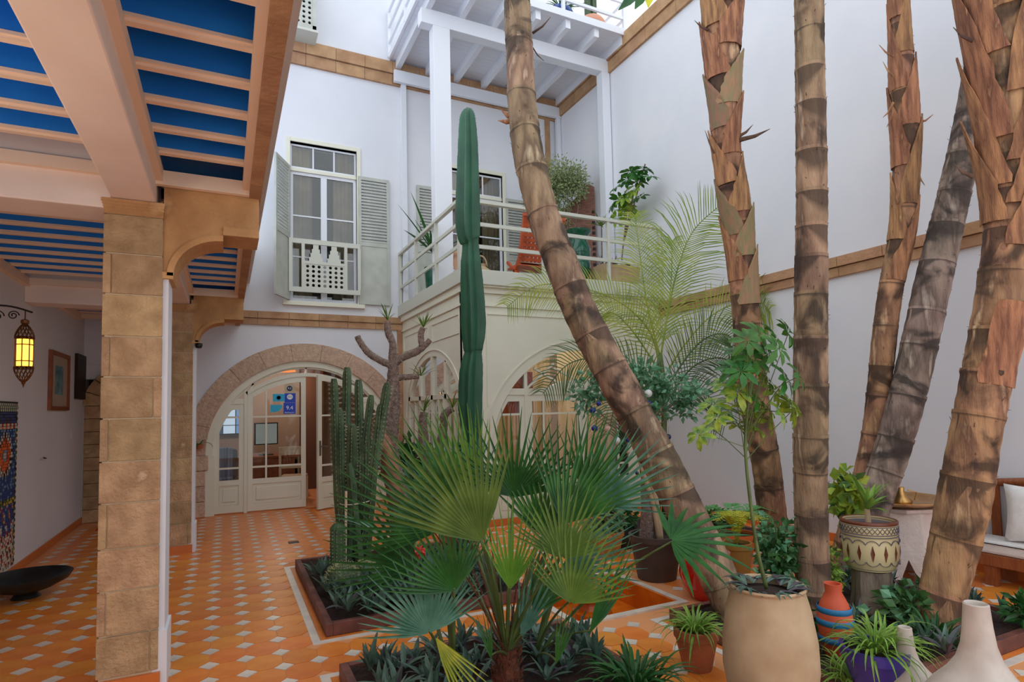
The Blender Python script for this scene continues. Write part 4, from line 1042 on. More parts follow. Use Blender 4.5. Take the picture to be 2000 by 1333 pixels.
def frond(parent, px, py, dep, dirpx, Lpx, m_, A=80, n=30, tilt=.3, name='fan_leaf', up=.5, dz=0.0, droop=.12, wf=1.0, crown=None, bow=.1, sr=.008):
    hub = atd(px, py, dep); L_ = Lpx / 1150.63 * dep
    d = (R2_ * dirpx[0] + U2_ * dirpx[1]).normalized() + F_ * dz
    o = obj(name, fan_mesh(rad(A), n, L_, wf, droop), m_, parent, loc=(0, 0, 0))
    pl = parent.location
    o.location = hub - pl; o.rotation_euler = orient(d, -F_ + U_ * up + R_ * tilt)
    if crown is not None:
        c = Vector(crown); mid = (hub + c) / 2 + Vector((0, 0, 1)) * bow * (hub - c).length * .5 + (Vector((hub.x - c.x, hub.y - c.y, 0)) * -.15)
        pts = [((1 - u) ** 2 * c + 2 * u * (1 - u) * mid + u * u * (hub + d.normalized() * .02)) for u in [i / 10 for i in range(11)]]
        mb = MB(); mb.tube(pts, [sr * (1.5 - .7 * i / 10) for i in range(11)], 6, flat=.6)
        obj('leaf_stalk', mb, M['stalk'], parent, smooth=True)
    return o
# ---- the big fan palm in the near bed
cB = Vector((1.36, 2.93, .07))
fp = thing('fan_palm', 'large fan palm with spreading pleated leaves in the foreground bed', 'palm', cB)
mb = MB(); mb.tube([cB, cB + Vector((0, 0, .1)), cB + Vector((.01, 0, .24))], [.055, .065, .04], 14, ridge=lambda k, i: 1 + .15 * random.random())
obj('fibrous_trunk', mb, M['fibre'], fp)
mb = MB()
for i in range(160):
    a = random.uniform(0, 6.28); z = random.uniform(0, .28); p = cB + Vector((cos(a) * .057, sin(a) * .057, z)); mb.bar(tuple(p), tuple(p + Vector((cos(a) * .03, sin(a) * .03, random.uniform(.02, .08)))), .004)
o = obj('trunk_fibres', mb, M['fibre'], fp); o['kind'] = 'stuff'
cr = cB + Vector((0, 0, .2))
for i in range(26):
    a = random.uniform(0, 6.28); e = cB + Vector((cos(a) * random.uniform(.15, .5), sin(a) * random.uniform(.15, .5), random.uniform(.6, 1.05))); obj('thin_stalk', MB().tube([cr, cr.lerp(e, .5) + Vector((cos(a) * -.03, sin(a) * -.03, .02)), e], [.006, .005, .0025], 5), M['stalk'] if i % 3 else M['fibre'], fp)
cr = cB + Vector((0, 0, .2)); cr2 = cB + Vector((-.25, .15, .02)); cr3 = cB + Vector((.3, .25, .02))
FR = [  # px, py, depth, direction, length px, material, half angle, leaflets, crown, tilt
    (863, 1036, 3.3, (-1, .6), 215, 'fan', 52, 20, cr2, .3), (942, 1060, 2.85, (-.5, 1), 262, 'fanolive', 46, 20, cr, 0), (1003, 972, 3.4, (.02, 1), 165, 'fan', 74, 24, cr, 0),
    (1100, 1025, 3.2, (.45, 1), 225, 'fan', 48, 20, cr, -.3), (1098, 1092, 2.8, (.1, 1), 150, 'fanolive', 72, 24, cr, 0), (996, 1153, 2.9, (.06, 1), 165, 'fanbright', 32, 13, cr, .2),
    (890, 1155, 3.0, (-.4, 1), 170, 'fan', 60, 20, cr2, .2), (1115, 1180, 2.75, (.2, 1), 150, 'fanolive', 66, 20, cr3, -.2), (925, 965, 3.5, (-.42, 1), 175, 'fanbright', 36, 14, cr, .3),
    (838, 1238, 2.95, (-.2, 1), 160, 'fanblue', 78, 26, cr2, .3), (850, 1245, 2.95, (.75, -1), 150, 'fanyellow', 18, 8, cr2, .0), (1150, 1240, 2.85, (.5, 1), 185, 'fan', 13, 6, cr3, .4),
    (1018, 1245, 3.1, (.35, 1), 145, 'fanblue', 22, 8, cr, 0), (1310, 1056, 3.1, (1, .05), 150, 'fan', 88, 13, cr3, 1.6), (1165, 985, 3.6, (.75, .8), 165, 'fanblue', 50, 16, cr3, -.2),
    (900, 1010, 3.7, (-.15, 1), 170, 'fanblue', 48, 16, cr, .1), (815, 1110, 3.4, (-.9, .45), 180, 'fan', 50, 17, cr2, .2), (1060, 1050, 3.4, (.1, 1), 180, 'fan', 50, 18, cr, .0),
    (1085, 1300, 2.7, (.25, 1), 120, 'fan', 12, 6, cr3, .0), (960, 1290, 2.7, (-.2, 1), 90, 'fan', 12, 5, cr, .1), (1095, 1120, 3.3, (.9, .5), 170, 'fanblue', 40, 14, cr3, .0),
    (885, 985, 3.2, (-.5, 1), 190, 'fan', 34, 13, cr2, .1), (1140, 960, 3.4, (.2, 1), 150, 'fan', 34, 12, cr3, .0), (1040, 1200, 3.1, (.6, 1), 150, 'fan', 30, 10, cr, .1)]
for (x, y, dp, d, l, mm, A, n, c, tl) in FR: frond(fp, x, y, dp, d, l * 1.08, M[mm], A, n, tilt=tl, crown=c, up=2.2 if x == 1310 else random.uniform(.1, .9), dz=random.uniform(-.25, .15), droop=random.uniform(.08, .3))

# ---- arching strap leaves
def strap(L_, w_, e0, droop, n=7, fold=.35, tip=.05, twist=0):
    pts = []; x = z = 0; e = e0; ws = []
    for i in range(n + 1):
        u = i / n; pts.append((x, 0, z)); ws.append(w_ * (.45 + .9 * u if u < .45 else .86 * (1 - (u - .45) / .55) ** .75 + tip * (1 - u)))
        x += cos(e) * L_ / n; z += sin(e) * L_ / n; e -= droop / n * (.6 + .8 * u)
    ws[-1] = .001; mb = MB(); mb.blade(pts, ws, (0, 1, 0), fold); return mb
def clump(root, c, n, L_, w_, e=(.5, 1.4), droop=(1.2, 2.4), m_=None, name='leaf', r0=.02, var=5, lmin=.6, m2=None, p2=.3):
    "n strap leaves round a centre, as parts sharing a few meshes"
    c = Vector(c) - root.location; T_ = []
    for k in range(var): T_.append(strap(L_ * (lmin + (1 - lmin) * k / max(1, var - 1)), w_, e[0] + (e[1] - e[0]) * random.random(), random.uniform(*droop)))
    protos = []
    for i in range(n):
        a = 2 * pi * i * .381966 + random.uniform(-.3, .3); k = i % var; mm = m2 if (m2 and random.random() < p2) else m_
        if k < len(protos) and k >= 0 and i >= var: o = copypart(protos[k]); 
        else: o = obj(name, T_[k], mm, root, loc=(0, 0, 0)); protos.append(o)
        o.location = c + Vector((cos(a), sin(a), 0)) * r0 * random.random(); o.rotation_euler = (random.uniform(-.25, .25), random.uniform(-.35, .3), a); s = random.uniform(.8, 1.12); o.scale = (s, s, s)
M_pair = {}
def pot(root, c, prof, m_, n=36, soil=None, name='pot', rf=None):
    mb = MB(); mb.lathe(prof, c, n, rf); o = obj(name, mb, m_, root, smooth='auto')
    if soil:
        mb = MB(); mb.lathe([(soil[0], soil[1] - .02), (soil[0], soil[1]), (soil[0] * .5, soil[1] + .008), (.004, soil[1] + .01)], c, 24); obj('soil', mb, M['soil'], root)
    return o
def taperpot(r0, r1, h, t=.012, rim=.0):
    p = [(r0 * .2, 0), (r0, 0), (r1, h - (.05 if rim else 0))]
    if rim: p += [(r1 + rim, h - .05), (r1 + rim, h)]
    else: p += [(r1, h)]
    return p + [(r1 - t, h), (r1 - t, h - .06), (r1 * .3, h - .07)]
def foliage(c, radii, n, size, asp=.5, shell=.55, seed=None, holes=0):
    mb = MB(); c = Vector(c); k = 0
    while k < n:
        v = Vector((random.gauss(0, 1), random.gauss(0, 1), random.gauss(0, 1))).normalized() * (shell + (1 - shell) * random.random()) * random.uniform(.75, 1.08)
        p = c + Vector((v.x * radii[0], v.y * radii[1], v.z * radii[2])); d = (v + Vector((random.uniform(-.8, .8), random.uniform(-.8, .8), random.uniform(-.8, .5)))).normalized()
        sd = d.cross(Vector((random.uniform(-1, 1), random.uniform(-1, 1), random.uniform(-1, 1))))
        if sd.length < .1: continue
        sd.normalize(); l = size * random.uniform(.7, 1.25); up = sd.cross(d) * l * .1
        q = [p, p + d * l * .45 - sd * l * asp / 2 + up, p + d * l, p + d * l * .45 + sd * l * asp / 2 + up]
        mb.add([tuple(x) for x in q], [(0, 1, 2), (0, 2, 3)]); k += 1
    return mb
def stuff(o): o['kind'] = 'stuff'; return o

# spider plants
def spider(lab, c, prof, pm, n, L_, w_, m_, h, soilr, group=None, **k):
    t = thing('potted_spider_plant', lab, 'potted plant', c); pot(t, c, prof, pm, soil=(soilr, h - .03)); clump(t, Vector(c) + Vector((0, 0, h - .03)), n, L_, w_, m_=m_, r0=.05, **k); return t
spider('arching plant in a terracotta pot on the floor, left of the tall sand-coloured pot', (2.58, 2.82, 0), taperpot(.085, .125, .24, rim=.008), M['terra'], 85, .3, .017, M['spider'], .24, .11, e=(.5, 1.45), droop=(1.6, 3.0))
pv = atd(1712, 1352, 3.05); pv.z = .08
spider('light green arching plant in a violet blue pot, nearest in the right bed', pv, taperpot(.09, .155, .24, rim=.006), M['violet'], 95, .34, .016, M['spider'], .24, .14, e=(.4, 1.45), droop=(1.5, 3.0))
t = thing('strap_leaf_clump', 'dark green strap-leaved clump low in the near bed, right of the fan palm', 'plant', (1.97, 2.62, .08)); clump(t, (1.97, 2.62, .09), 110, .36, .026, m_=M['deep'], r0=.12, e=(.5, 1.4), droop=(1.4, 2.6))
for lab, p, n, L_, mm in (('bright green grassy clump between the violet pot and the thickest trunk', (3.55, 2.3, .08), 70, .38, 'spider'), ('green strap-leaved clump at the foot of the thickest trunk', (4.0, 2.25, .08), 60, .3, 'deep'),
                          ('light green grassy tuft low beside the tall sand-coloured pot, at the bed edge', (3.05, 2.15, .08), 60, .26, 'spider')):
    t = thing('grassy_clump', lab, 'plant', p); clump(t, p, n, L_, .02, m_=M[mm], r0=.1, e=(.5, 1.5), droop=(1.0, 2.6))

# ---- rosettes carpeting the beds
def rosette(lab, group, p, m_, m2, n=9, L_=.15, w_=.036):
    t = thing('rosette_plant', lab, 'plant', p, group); clump(t, p, n, L_, w_, m_=m_, m2=m2, p2=.3, r0=.01, e=(.7, 1.3), droop=(.3, 1.1), var=4, lmin=.7); return t
def carpet(lab, group, spots, **k):
    pr = [rosette(lab, group, (spots[i][0], spots[i][1], spots[i][2]), M['rhoeo'], M['rhoeop'], **k) for i in range(3)]
    for s in spots[3:]: dup(random.choice(pr), Vector(s), random.uniform(0, 6.28), random.uniform(.8, 1.25))
def scatter(x0, x1, y0, y1, n, z=.08, avoid=()):
    out = []; tr = 0
    while len(out) < n and tr < 6000:
        tr += 1; p = (random.uniform(x0, x1), random.uniform(y0, y1), z + random.uniform(0, .05))
        if all((p[0] - q[0]) ** 2 + (p[1] - q[1]) ** 2 > .0075 for q in out) and all((p[0] - q[0]) ** 2 + (p[1] - q[1]) ** 2 > q[2] ** 2 for q in avoid): out.append(p)
    return out
carpet('grey green rosette carpeting the planter bed round the ribbed cactus clump', 'rosettes in the cactus bed', scatter(.74, 2.2, 4.52, 5.75, 105, avoid=[(1.25, 5.72, .28), (.9, 5.3, .2)]), L_=.19, w_=.042)
carpet('grey green rosette carpeting the nearest bed under the fan palm', 'rosettes in the fan palm bed', scatter(.74, 2.0, 2.9, 3.6, 55, avoid=[(1.36, 2.93, .12), (1.97, 2.62, .2)]), L_=.18, w_=.04)
carpet('grey green rosette low in the right-hand bed among the trunks', 'rosettes in the trunk bed', scatter(3.7, 4.95, 2.05, 3.3, 26, avoid=[(4.29, 2.37, .3), (4.24, 2.8, .28), (3.69, 2.9, .2), (4.0, 2.25, .2)]), L_=.17)

# ---- ribbed cactus clump (tied with cord), in the far-left bed
def ribtube(pts, r, ribs=5, depth=.35, n=None, taper=True, wob=0):
    n = n or ribs * 6; m_ = len(pts); rr = [r * (1 - (.0 if not taper else max(0, (i / (m_ - 1) - .9) * 7) ** 2 * .9)) * (1 + wob * sin(i * .9)) for i in range(m_)]
    mb = MB(); mb.tube(pts, rr, n, True, ridge=lambda k, i: 1 - depth * (.5 - .5 * cos(2 * pi * ribs * k / n)) ** .7 if True else 1); return mb
def spines(mb, pts, r, ribs, step=.04, l=.018):
    pts = [Vector(p) for p in pts]; L_ = sum((pts[i + 1] - pts[i]).length for i in range(len(pts) - 1)); n = int(L_ / step)
    for i in range(n):
        u = i / n * (len(pts) - 1); j = int(u); p = pts[j].lerp(pts[j + 1], u - j); d = (pts[j + 1] - pts[j]).normalized(); x = d.cross(Vector((.3, 1, .2))).normalized(); y = d.cross(x)
        for k in range(ribs):
            a = 2 * pi * k / ribs; o_ = x * cos(a) + y * sin(a)
            for s in (-.4, .4): mb.bar(tuple(p + o_ * r * .95), tuple(p + o_ * (r + l) + d * s * l), .0022)
base = Vector((1.27, 5.72, .08)); cc = thing('ribbed_cactus_clump', 'clump of tall ribbed cactus stems tied round with a white cord', 'cactus', base)
sp = MB(); dc = (base - CAM).dot(F_)
for (bx, tx, ty, r, kx) in ((672, 652, 740, .036, 0), (684, 678, 718, .04, 0), (698, 700, 742, .038, 0), (708, 757, 748, .04, 1), (690, 725, 772, .034, 0), (678, 664, 800, .034, 0), (714, 744, 790, .036, 1), (696, 688, 830, .045, 0), (706, 716, 850, .045, 0)):
    b = atd(bx, 1105, dc); b = Vector((b.x, b.y + random.uniform(-.06, .06), .08)); mid = atd((bx * .75 + tx * .25) - (8 if tx < 690 else -6), 940, dc + random.uniform(-.05, .05)); tp = atd(tx, ty, dc + random.uniform(-.12, .1))
    pts = [Vector(interp([tuple(b), tuple(b.lerp(mid, .5)), tuple(mid), tuple(mid.lerp(tp, .5)), tuple(tp)], i / 22)) for i in range(23)]
    obj('stem', ribtube(pts, r * 1.15, 4, .52, 24, wob=.06), M['cactus2'], cc, smooth='auto'); spines(sp, pts, r, 4)
for (bx, tx, ty) in ((676, 692, 945), (705, 682, 905)):
    b = atd(bx, 1105, dc - .1); b.z = .08; tp = atd(tx, ty, dc - .1); obj('stem', ribtube([b.lerp(tp, i / 12) for i in range(13)], .04, 4, .4, 24), M['cactus2'], cc, smooth='auto')
stuff(obj('spines', sp, M['thorn'], cc))
mb = MB(); cco = atd(698, 978, dc); mb.tube([tuple(cco + Vector((cos(a) * .16, sin(a) * .13, .02 * sin(a + 1)))) for a in [2 * pi * i / 24 for i in range(25)]], .005, 6); obj('tie_cord', mb, M['thorn'], cc, label='white cord')
mb = MB(); b = atd(674, 1120, dc - .16); b.z = .08; mb.tube([b, atd(676, 960, dc - .16)], .012, 8); obj('support_cane', mb, M['palewood'], cc, label='pale cane')
# small cacti
t = thing('small_column_cactus', 'short grey green column cactus at the left corner of the cactus bed', 'cactus', (.93, 5.62, .07))
pts = [(.93, 5.62, .07 + .5 * i / 14) for i in range(15)]; obj('stem', ribtube(pts, .07, 12, .16, 48), M['cactus2'], t, smooth=True); sp = MB(); spines(sp, pts[:-1], .07, 12, .03, .012); stuff(obj('spines', sp, M['thorn'], t))
for lab, p, r in (('larger round spiny barrel cactus in front of the short column cactus', (.9, 5.22, .05), .13), ('smaller round barrel cactus between the larger one and the tied cactus clump', (1.12, 5.35, .05), .11)):
    t = thing('barrel_cactus', lab, 'cactus', p); mb = MB(); mb.lathe([(r * sin(a) + .002, r * .95 - r * .95 * cos(a)) for a in [pi * i / 14 for i in range(15)]], p, 80, lambda a, j: 1 - .1 * (.5 - .5 * cos(20 * a))); obj('body', mb, M['cactus2'], t, smooth=True)
    sp = MB()
    for i in range(20):
        a = 2 * pi * i / 20
        for j in range(2, 13):
            b_ = pi * j / 14; o_ = Vector((sin(b_) * cos(a), sin(b_) * sin(a), -cos(b_) * .95)); q = Vector(p) + Vector((0, 0, r * .95)) + o_ * r
            for k in range(3): sp.bar(tuple(q), tuple(q + (o_ + Vector((random.uniform(-.7, .7), random.uniform(-.7, .7), random.uniform(-.4, .7)))) * .02), .0022)
    stuff(obj('spines', sp, M['spider'] if 0 else mat('yellow_spines', (196, 192, 140), .7), t))
t = thing('flowering_plant', 'green plant with a coral red flower beside the tied cactus clump', 'plant', (1.62, 5.5, .08)); clump(t, (1.62, 5.5, .08), 24, .34, .035, m_=M['spider'], r0=.04, e=(.9, 1.45), droop=(.3, 1.3))
obj('flower', foliage((1.6, 5.32, .3), (.045, .045, .035), 40, .06, .6, .3), mat('coral_petals', (236, 92, 80), .5), t); obj('flower_stalk', MB().tube([(1.62, 5.5, .1), (1.6, 5.34, .28)], .005), M['stalk'], t)
t = thing('sword_plant', 'upright green sword-leaved plant behind the tied cactus clump', 'plant', (1.62, 5.95, .08)); clump(t, (1.62, 5.95, .08), 7, .5, .06, m_=M['deep'], r0=.05, e=(1.35, 1.5), droop=(.05, .3))
t = thing('narrow_leaf_palm', 'young narrow-leaved palm with long thin leaves reaching left over the cactus bed', 'palm', (1.2, 4.8, .08))
for a, l in ((2.5, .62), (2.75, .6), (3.1, .6), (3.5, .5), (.6, .4), (0., .45), (1.8, .3), (-.8, .35), (4.4, .45), (2.2, .5)):
    o = obj('leaf', strap(l, .035, .75, 1.0), M['fanblue'] if random.random() < .4 else M['fan'], t, loc=(0, 0, 0)); o.location = (0, 0, .42 if l > .45 else .35); o.rotation_euler = (0, 0, a)
obj('stem', MB().tube([(1.2, 4.8, .08), (1.21, 4.8, .5)], .014), M['stalk'], t)

# ---- spiny grey tree (bare branches) behind the cactus clump
pb = Vector((1.95, 6.2, .08)); dp_ = (pb - CAM).dot(F_); py_ = thing('spiny_branched_tree', 'spiny grey trunk branching into bare curved arms with leaf tufts', 'tree', pb)
def limb(pxs, name='branch', dd=0, m_=None, parent=None, n=10, sp_=None):
    path = [(*atd(x, y, dp_ + dd), w_ / 1150.63 * dp_) for x, y, w_ in pxs]; m1 = 6 * (len(pxs) - 1) + 1
    q = [interp(path, i / (m1 - 1)) for i in range(m1)]; mb = MB(); mb.tube([v[:3] for v in q], [v[3] for v in q], n, ridge=lambda k, i: 1 + random.uniform(-.07, .07)); o = obj(name, mb, m_ or M['greybark'], parent or py_, smooth=True)
    if sp_ is not None:
        for v, v2 in zip(q, q[1:]):
            p, p2 = Vector(v[:3]), Vector(v2[:3]); L_ = (p2 - p).length; d = (p2 - p).normalized(); x = d.cross(Vector((.3, 1, .2))).normalized(); y = d.cross(x)
            for _ in range(int(L_ / .004)):
                a = random.uniform(0, 6.28); c = p.lerp(p2, random.random()); o_ = x * cos(a) + y * sin(a); sp_.bar(tuple(c + o_ * v[3] * .95), tuple(c + o_ * (v[3] + .018) + d * random.uniform(-.008, .01)), .0022)
    return q
sp = MB()
limb([(790, 1080, 23), (782, 1000, 23), (774, 950, 21), (758, 880, 19), (764, 800, 17), (768, 740, 12), (768, 712, 10)], 'trunk', sp_=sp); limb([(768, 714, 8), (745, 706, 7), (720, 690, 7), (703, 668, 6), (698, 657, 6)], sp_=sp)
limb([(768, 714, 9), (767, 690, 8), (767, 672, 7), (758, 648, 7), (757, 628, 6)], sp_=sp); limb([(768, 714, 8), (785, 700, 7), (812, 688, 7), (830, 675, 6), (840, 664, 5)], sp_=sp); limb([(824, 676, 6), (822, 655, 6), (826, 640, 5)], sp_=sp); limb([(770, 740, 7), (792, 737, 6), (818, 736, 5)], sp_=sp)
limb([(775, 980, 14), (762, 900, 14), (748, 862, 13), (738, 850, 12)], 'side_stem', -.12, mat('smooth_brown_stem', (176, 126, 96), .7, (140, 96, 72), 8), n=12)
stuff(obj('spines', sp, M['thorn'], py_))
for (x, y) in ((757, 626), (827, 640), (822, 735)):
    c = atd(x, y, dp_)
    for i in range(9):
        d = Vector((random.uniform(-1, 1), random.uniform(-1, 1), random.uniform(.3, 1.4))); o = obj('leaf', strap(.2, .022, .0, .2), M['fanolive'], py_, loc=(0, 0, 0)); o.location = c - pb; o.rotation_euler = d.to_track_quat('X', 'Z').to_euler()
# second smaller spiny stems near the bay
py2 = thing('small_spiny_tree', 'smaller forked spiny grey stem with leaf tufts, before the sunroom side window', 'tree', (2.55, 6.9, 0))
pot(py2, (2.55, 6.9, 0), taperpot(.13, .19, .34, rim=.01), M['terra'], soil=(.17, .3))
dp0 = dp_; dp_ = (Vector((2.55, 6.9, .3)) - CAM).dot(F_); sp = MB()
limb([(872, 985, 12), (850, 930, 12), (830, 880, 11), (826, 830, 9), (828, 806, 8)], 'stem', parent=py2, sp_=sp); limb([(866, 975, 10), (856, 900, 9), (866, 840, 8), (868, 812, 8), (884, 798, 7)], 'stem', parent=py2, sp_=sp)
stuff(obj('spines', sp, M['thorn'], py2))
for (x, y) in ((828, 805), (884, 797)):
    c = atd(x, y, dp_)
    for i in range(11):
        d = Vector((random.uniform(-1, 1), random.uniform(-1, 1), random.uniform(.1, 1.4))); o = obj('leaf', strap(.24, .026, 0, .5), M['fanolive'], py2, loc=(0, 0, 0)); o.location = c - py2.location; o.rotation_euler = d.to_track_quat('X', 'Z').to_euler()
dp_ = dp0
# ---- tall smooth column cactus
cb = Vector((2.45, 6.35, 0)); dcb = (cb - CAM).dot(F_)
tc_ = thing('tall_column_cactus', 'very tall dark green column cactus with a rounded tip at the sunroom corner', 'cactus', cb)
prof = [(928, 1000, 17), (926, 940, 19), (924, 880, 20), (924, 855, 19), (920, 800, 23), (921, 740, 23), (923, 712, 21), (925, 690, 17), (925, 680, 19), (926, 640, 24), (924, 580, 23), (921, 520, 20), (920, 480, 16), (917, 466, 21), (915, 430, 24), (915, 380, 23), (915, 330, 21), (915, 280, 19), (914, 240, 16), (914, 224, 13), (914, 215, 8), (914, 211, 3)]
path = [(*atd(x, y, dcb), w_ / 1150.63 * dcb * 1.08) for x, y, w_ in prof]; path[0] = (*cb, path[0][3]); q = [interp(path, i / 120) for i in range(121)]
mb = MB(); mb.tube([v[:3] for v in q], [v[3] for v in q], 36, ridge=lambda k, i: (1 - .42 * (.5 - .5 * cos(2 * pi * 5 * k / 36)) ** .8) * (1 + .012 * sin(i * 1.7)))
obj('stem', mb, M['cactus'], tc_, smooth='auto')
sp = MB()
for i in range(4, 118, 2):
    v = q[i]; p = Vector(v[:3])
    for k in range(5):
        a = 2 * pi * k / 5; d = Vector((0, 0, 1)); x = d.cross(Vector((.3, 1, .2))).normalized(); y = d.cross(x); o_ = x * cos(a) + y * sin(a); sp.bar(tuple(p + o_ * v[3] * .97), tuple(p + o_ * (v[3] + .006)), .003)
stuff(obj('spines', sp, M['scar'], tc_))
# ---- bushes in pots before the back wall
def bush(name, lab, c, prof, pm, h, fc, fr_, n, size, mm, asp=.5, soilr=None, cat='potted plant', stems=5):
    t = thing(name, lab, cat, c); pot(t, c, prof, pm, soil=(soilr or prof[2][0] * .9, h - .03))
    for i in range(stems):
        e = Vector(fc) + Vector((random.uniform(-.6, .6) * fr_[0], random.uniform(-.6, .6) * fr_[1], random.uniform(-.3, .6) * fr_[2])); s = Vector(c) + Vector((random.uniform(-.03, .03), random.uniform(-.03, .03), h - .04)); obj('stem', MB().tube([s, s.lerp(e, .5) + Vector((0, 0, .03)), e], [.012, .009, .005], 6), M['greybark'], t)
    stuff(obj('foliage', foliage(fc, fr_, n, size, asp), mm, t)); return t
bush('potted_broadleaf_plant', 'dark leafy plant in a peach clay pot by the stone jamb of the arched door', (2.45, 8.3, 0), taperpot(.2, .26, .5, rim=.01), mat('peach_clay', (226, 164, 118), .8), .5, (2.35, 8.35, .85), (.34, .3, .32), 260, .14, M['deep'], .75)
bush('potted_shrub', 'small green shrub in a wicker-textured pot on the tiles before the sunroom', (3.68, 5.35, 0), taperpot(.14, .19, .26, rim=.01), mat('woven_straw', (206, 150, 84), .85, (170, 112, 56), 30, stretch=(1, 1, 3), bump=.8), .26, (3.66, 5.35, .42), (.25, .25, .2), 260, .09, M['teal'], .5)
bush('potted_shrub', 'small dark potted shrub behind the dark brown pot', (4.02, 5.55, 0), taperpot(.13, .17, .22, rim=.01), M['black'], .22, (4.0, 5.55, .34), (.22, .2, .14), 200, .08, M['deep'], .5)
# ---- ornament tree in the dark pot
ot = thing('ornament_tree', 'small tree with bluish leaves and braided trunk in a dark brown pot, hung with baubles', 'potted tree', (3.6, 4.42, 0))
pot(ot, (3.6, 4.42, 0), taperpot(.175, .235, .40, rim=.014), M['darkpot'], soil=(.215, .35)); dO = (Vector((3.6, 4.42, .4)) - CAM).dot(F_)
for i, (pts, r) in enumerate((([(1262, 1050), (1266, 1000), (1262, 950), (1258, 930)], (.07, .065, .055, .03)), ([(1290, 1050), (1282, 985), (1262, 915), (1232, 855), (1222, 835)], (.028, .028, .025, .02, .014)), ([(1288, 1050), (1276, 985), (1254, 915), (1240, 855), (1238, 830)], (.024, .026, .022, .018, .012)))):
    P_ = [tuple(atd(x, y, dO - .06 * (i > 0))) for x, y in pts]; P_[0] = (P_[0][0], P_[0][1], .33); obj('trunk', MB().tube([interp(P_, j / 14) for j in range(15)], [interp([(v,) for v in r], j / 14)[0] for j in range(15)], 10, ridge=lambda k, i: 1 + random.uniform(-.06, .06)), M['greybark'] if i == 0 else M['sand'], ot, smooth=True)
top = atd(1234, 845, dO)
for x, y in ((1130, 775), (1160, 745), (1190, 770), (1250, 740), (1300, 790), (1340, 800), (1320, 760), (1280, 850), (1215, 720), (1350, 760), (1160, 810), (1200, 830), (1340, 770)):
    e = atd(x, y, dO + random.uniform(-.3, .3)); obj('branch', MB().tube([top, top.lerp(e, .5) + Vector((0, 0, -.03)), e], [.009, .006, .003], 6), M['greybark'], ot)
mb = MB()
for (x, y, a, b, n) in ((1150, 775, 38, 38, 190), (1175, 735, 40, 24, 150), (1235, 725, 50, 26, 240), (1290, 755, 60, 40, 380), (1335, 790, 30, 36, 170), (1350, 760, 22, 20, 80), (1270, 800, 40, 30, 130), (1205, 760, 35, 28, 120)):
    c = atd(x, y, dO); s = dO / 1150; f_ = foliage(c, (a * s, .3, b * s), n, .068, .58, .1); mb.add([tuple(v) for v in f_.v], f_.f)
stuff(obj('foliage', mb, M['teal'], ot))
bc = {'b': M['stblue'], 'w': mat('pearl_white_glass', (216, 214, 210), .15), 'p': mat('rose_beige_glass', (206, 164, 150), .2), 'n': mat('dark_navy_glass', (24, 32, 70), .12)}
bc['b'] = mat('cobalt_blue_glass', (30, 46, 140), .12); nm = {'b': 'cobalt blue', 'w': 'pearl white', 'p': 'rose beige', 'n': 'dark navy'}
for x, y, c, wh, r in ((1169, 789, 'b', 'upper of the pair at the left edge of the leaves', .022), (1158, 802, 'b', 'just below and left of the uppermost left one', .025), (1161, 837, 'b', 'lowest at the left side of the tree', .028), (1187, 839, 'p', 'beside the lowest blue one at the left', .032),
                       (1204, 861, 'w', 'hanging low beside the leaning trunk', .034), (1227, 859, 'b', 'touching the edge of the leaning trunk', .028), (1267, 789, 'b', 'just right of the leaning trunk', .028), (1266, 769, 'w', 'among the leaves at the centre', .036), (1305, 854, 'n', 'low at the right side', .026), (1292, 874, 'w', 'lowest at the right, below the navy one', .022), (1244, 925, 'n', 'by the braided trunk above the pot', .016), (1225, 882, 'p', 'below the white one by the leaning trunk', .02)):
    p = atd(x, y, dO - .2 if x < 1225 else dO - .15); t = thing('bauble', '%s bauble, %s' % (nm[c], wh), 'bauble', p, 'baubles in the small tree')
    mb = MB(); mb.lathe([(r * sin(a) + .0005, -r * cos(a)) for a in [pi * i / 12 for i in range(13)]], p, 18); obj('globe', mb, bc[c], t, smooth=True); obj('hanger', MB().tube([p + Vector((0, 0, r)), p + Vector((.01, 0, r + .07))], .0018, 5), M['metal'], t)

# ---- feathery palm behind the leaning trunk
def feather(root, px, dep, Lp, m_, name='frond', side_w=.022, both=True, droop=.35, step=.042, dd=0, asp=1.0, one=0):
    P_ = [tuple(atd(x, y, dep + dd * i)) for i, (x, y) in enumerate(px)]; n = 40; q = [Vector(interp(P_, i / n)) for i in range(n + 1)]
    mb = MB(); mb.tube(q, [.011 * (1 - .8 * i / n) + .002 for i in range(n + 1)], 6); L_ = sum((q[i + 1] - q[i]).length for i in range(n)); nl = int(L_ / step); lm = Lp / 1150 * dep
    for k in range(nl):
        u = .12 + .88 * k / nl; x = u * n; i = min(int(x), n - 1); p = q[i].lerp(q[i + 1], x - i); d = (q[i + 1] - q[i]).normalized()
        pl = -F_ if one == 0 else one; sd = d.cross(pl).normalized(); l = lm * (1 - abs(2 * u - .9) ** 2.2 * .55) * random.uniform(.85, 1.1)
        for s in ((-1, 1) if both else (1,)):
            dr = (sd * s * .8 + d * .65 + pl * random.uniform(-.25, .25)).normalized(); pts = [p, p + dr * l * .35 + Vector((0, 0, .02)), p + dr * l * .7 + Vector((0, 0, -droop * l * .12)), p + dr * l + Vector((0, 0, -droop * l * .45))]
            mb.blade(pts, [side_w * .7, side_w, side_w * .7, .001], d, .3)
    for v in mb.v: v.x = min(v.x, 6.2 - random.random() * .03)
    return obj(name, mb, m_, root)
ab = Vector((4.95, 5.95, .07)); ap = thing('feather_palm', 'feathery yellow green palm with long arching fronds before the sunroom corner', 'palm', ab); da = (ab - CAM).dot(F_)
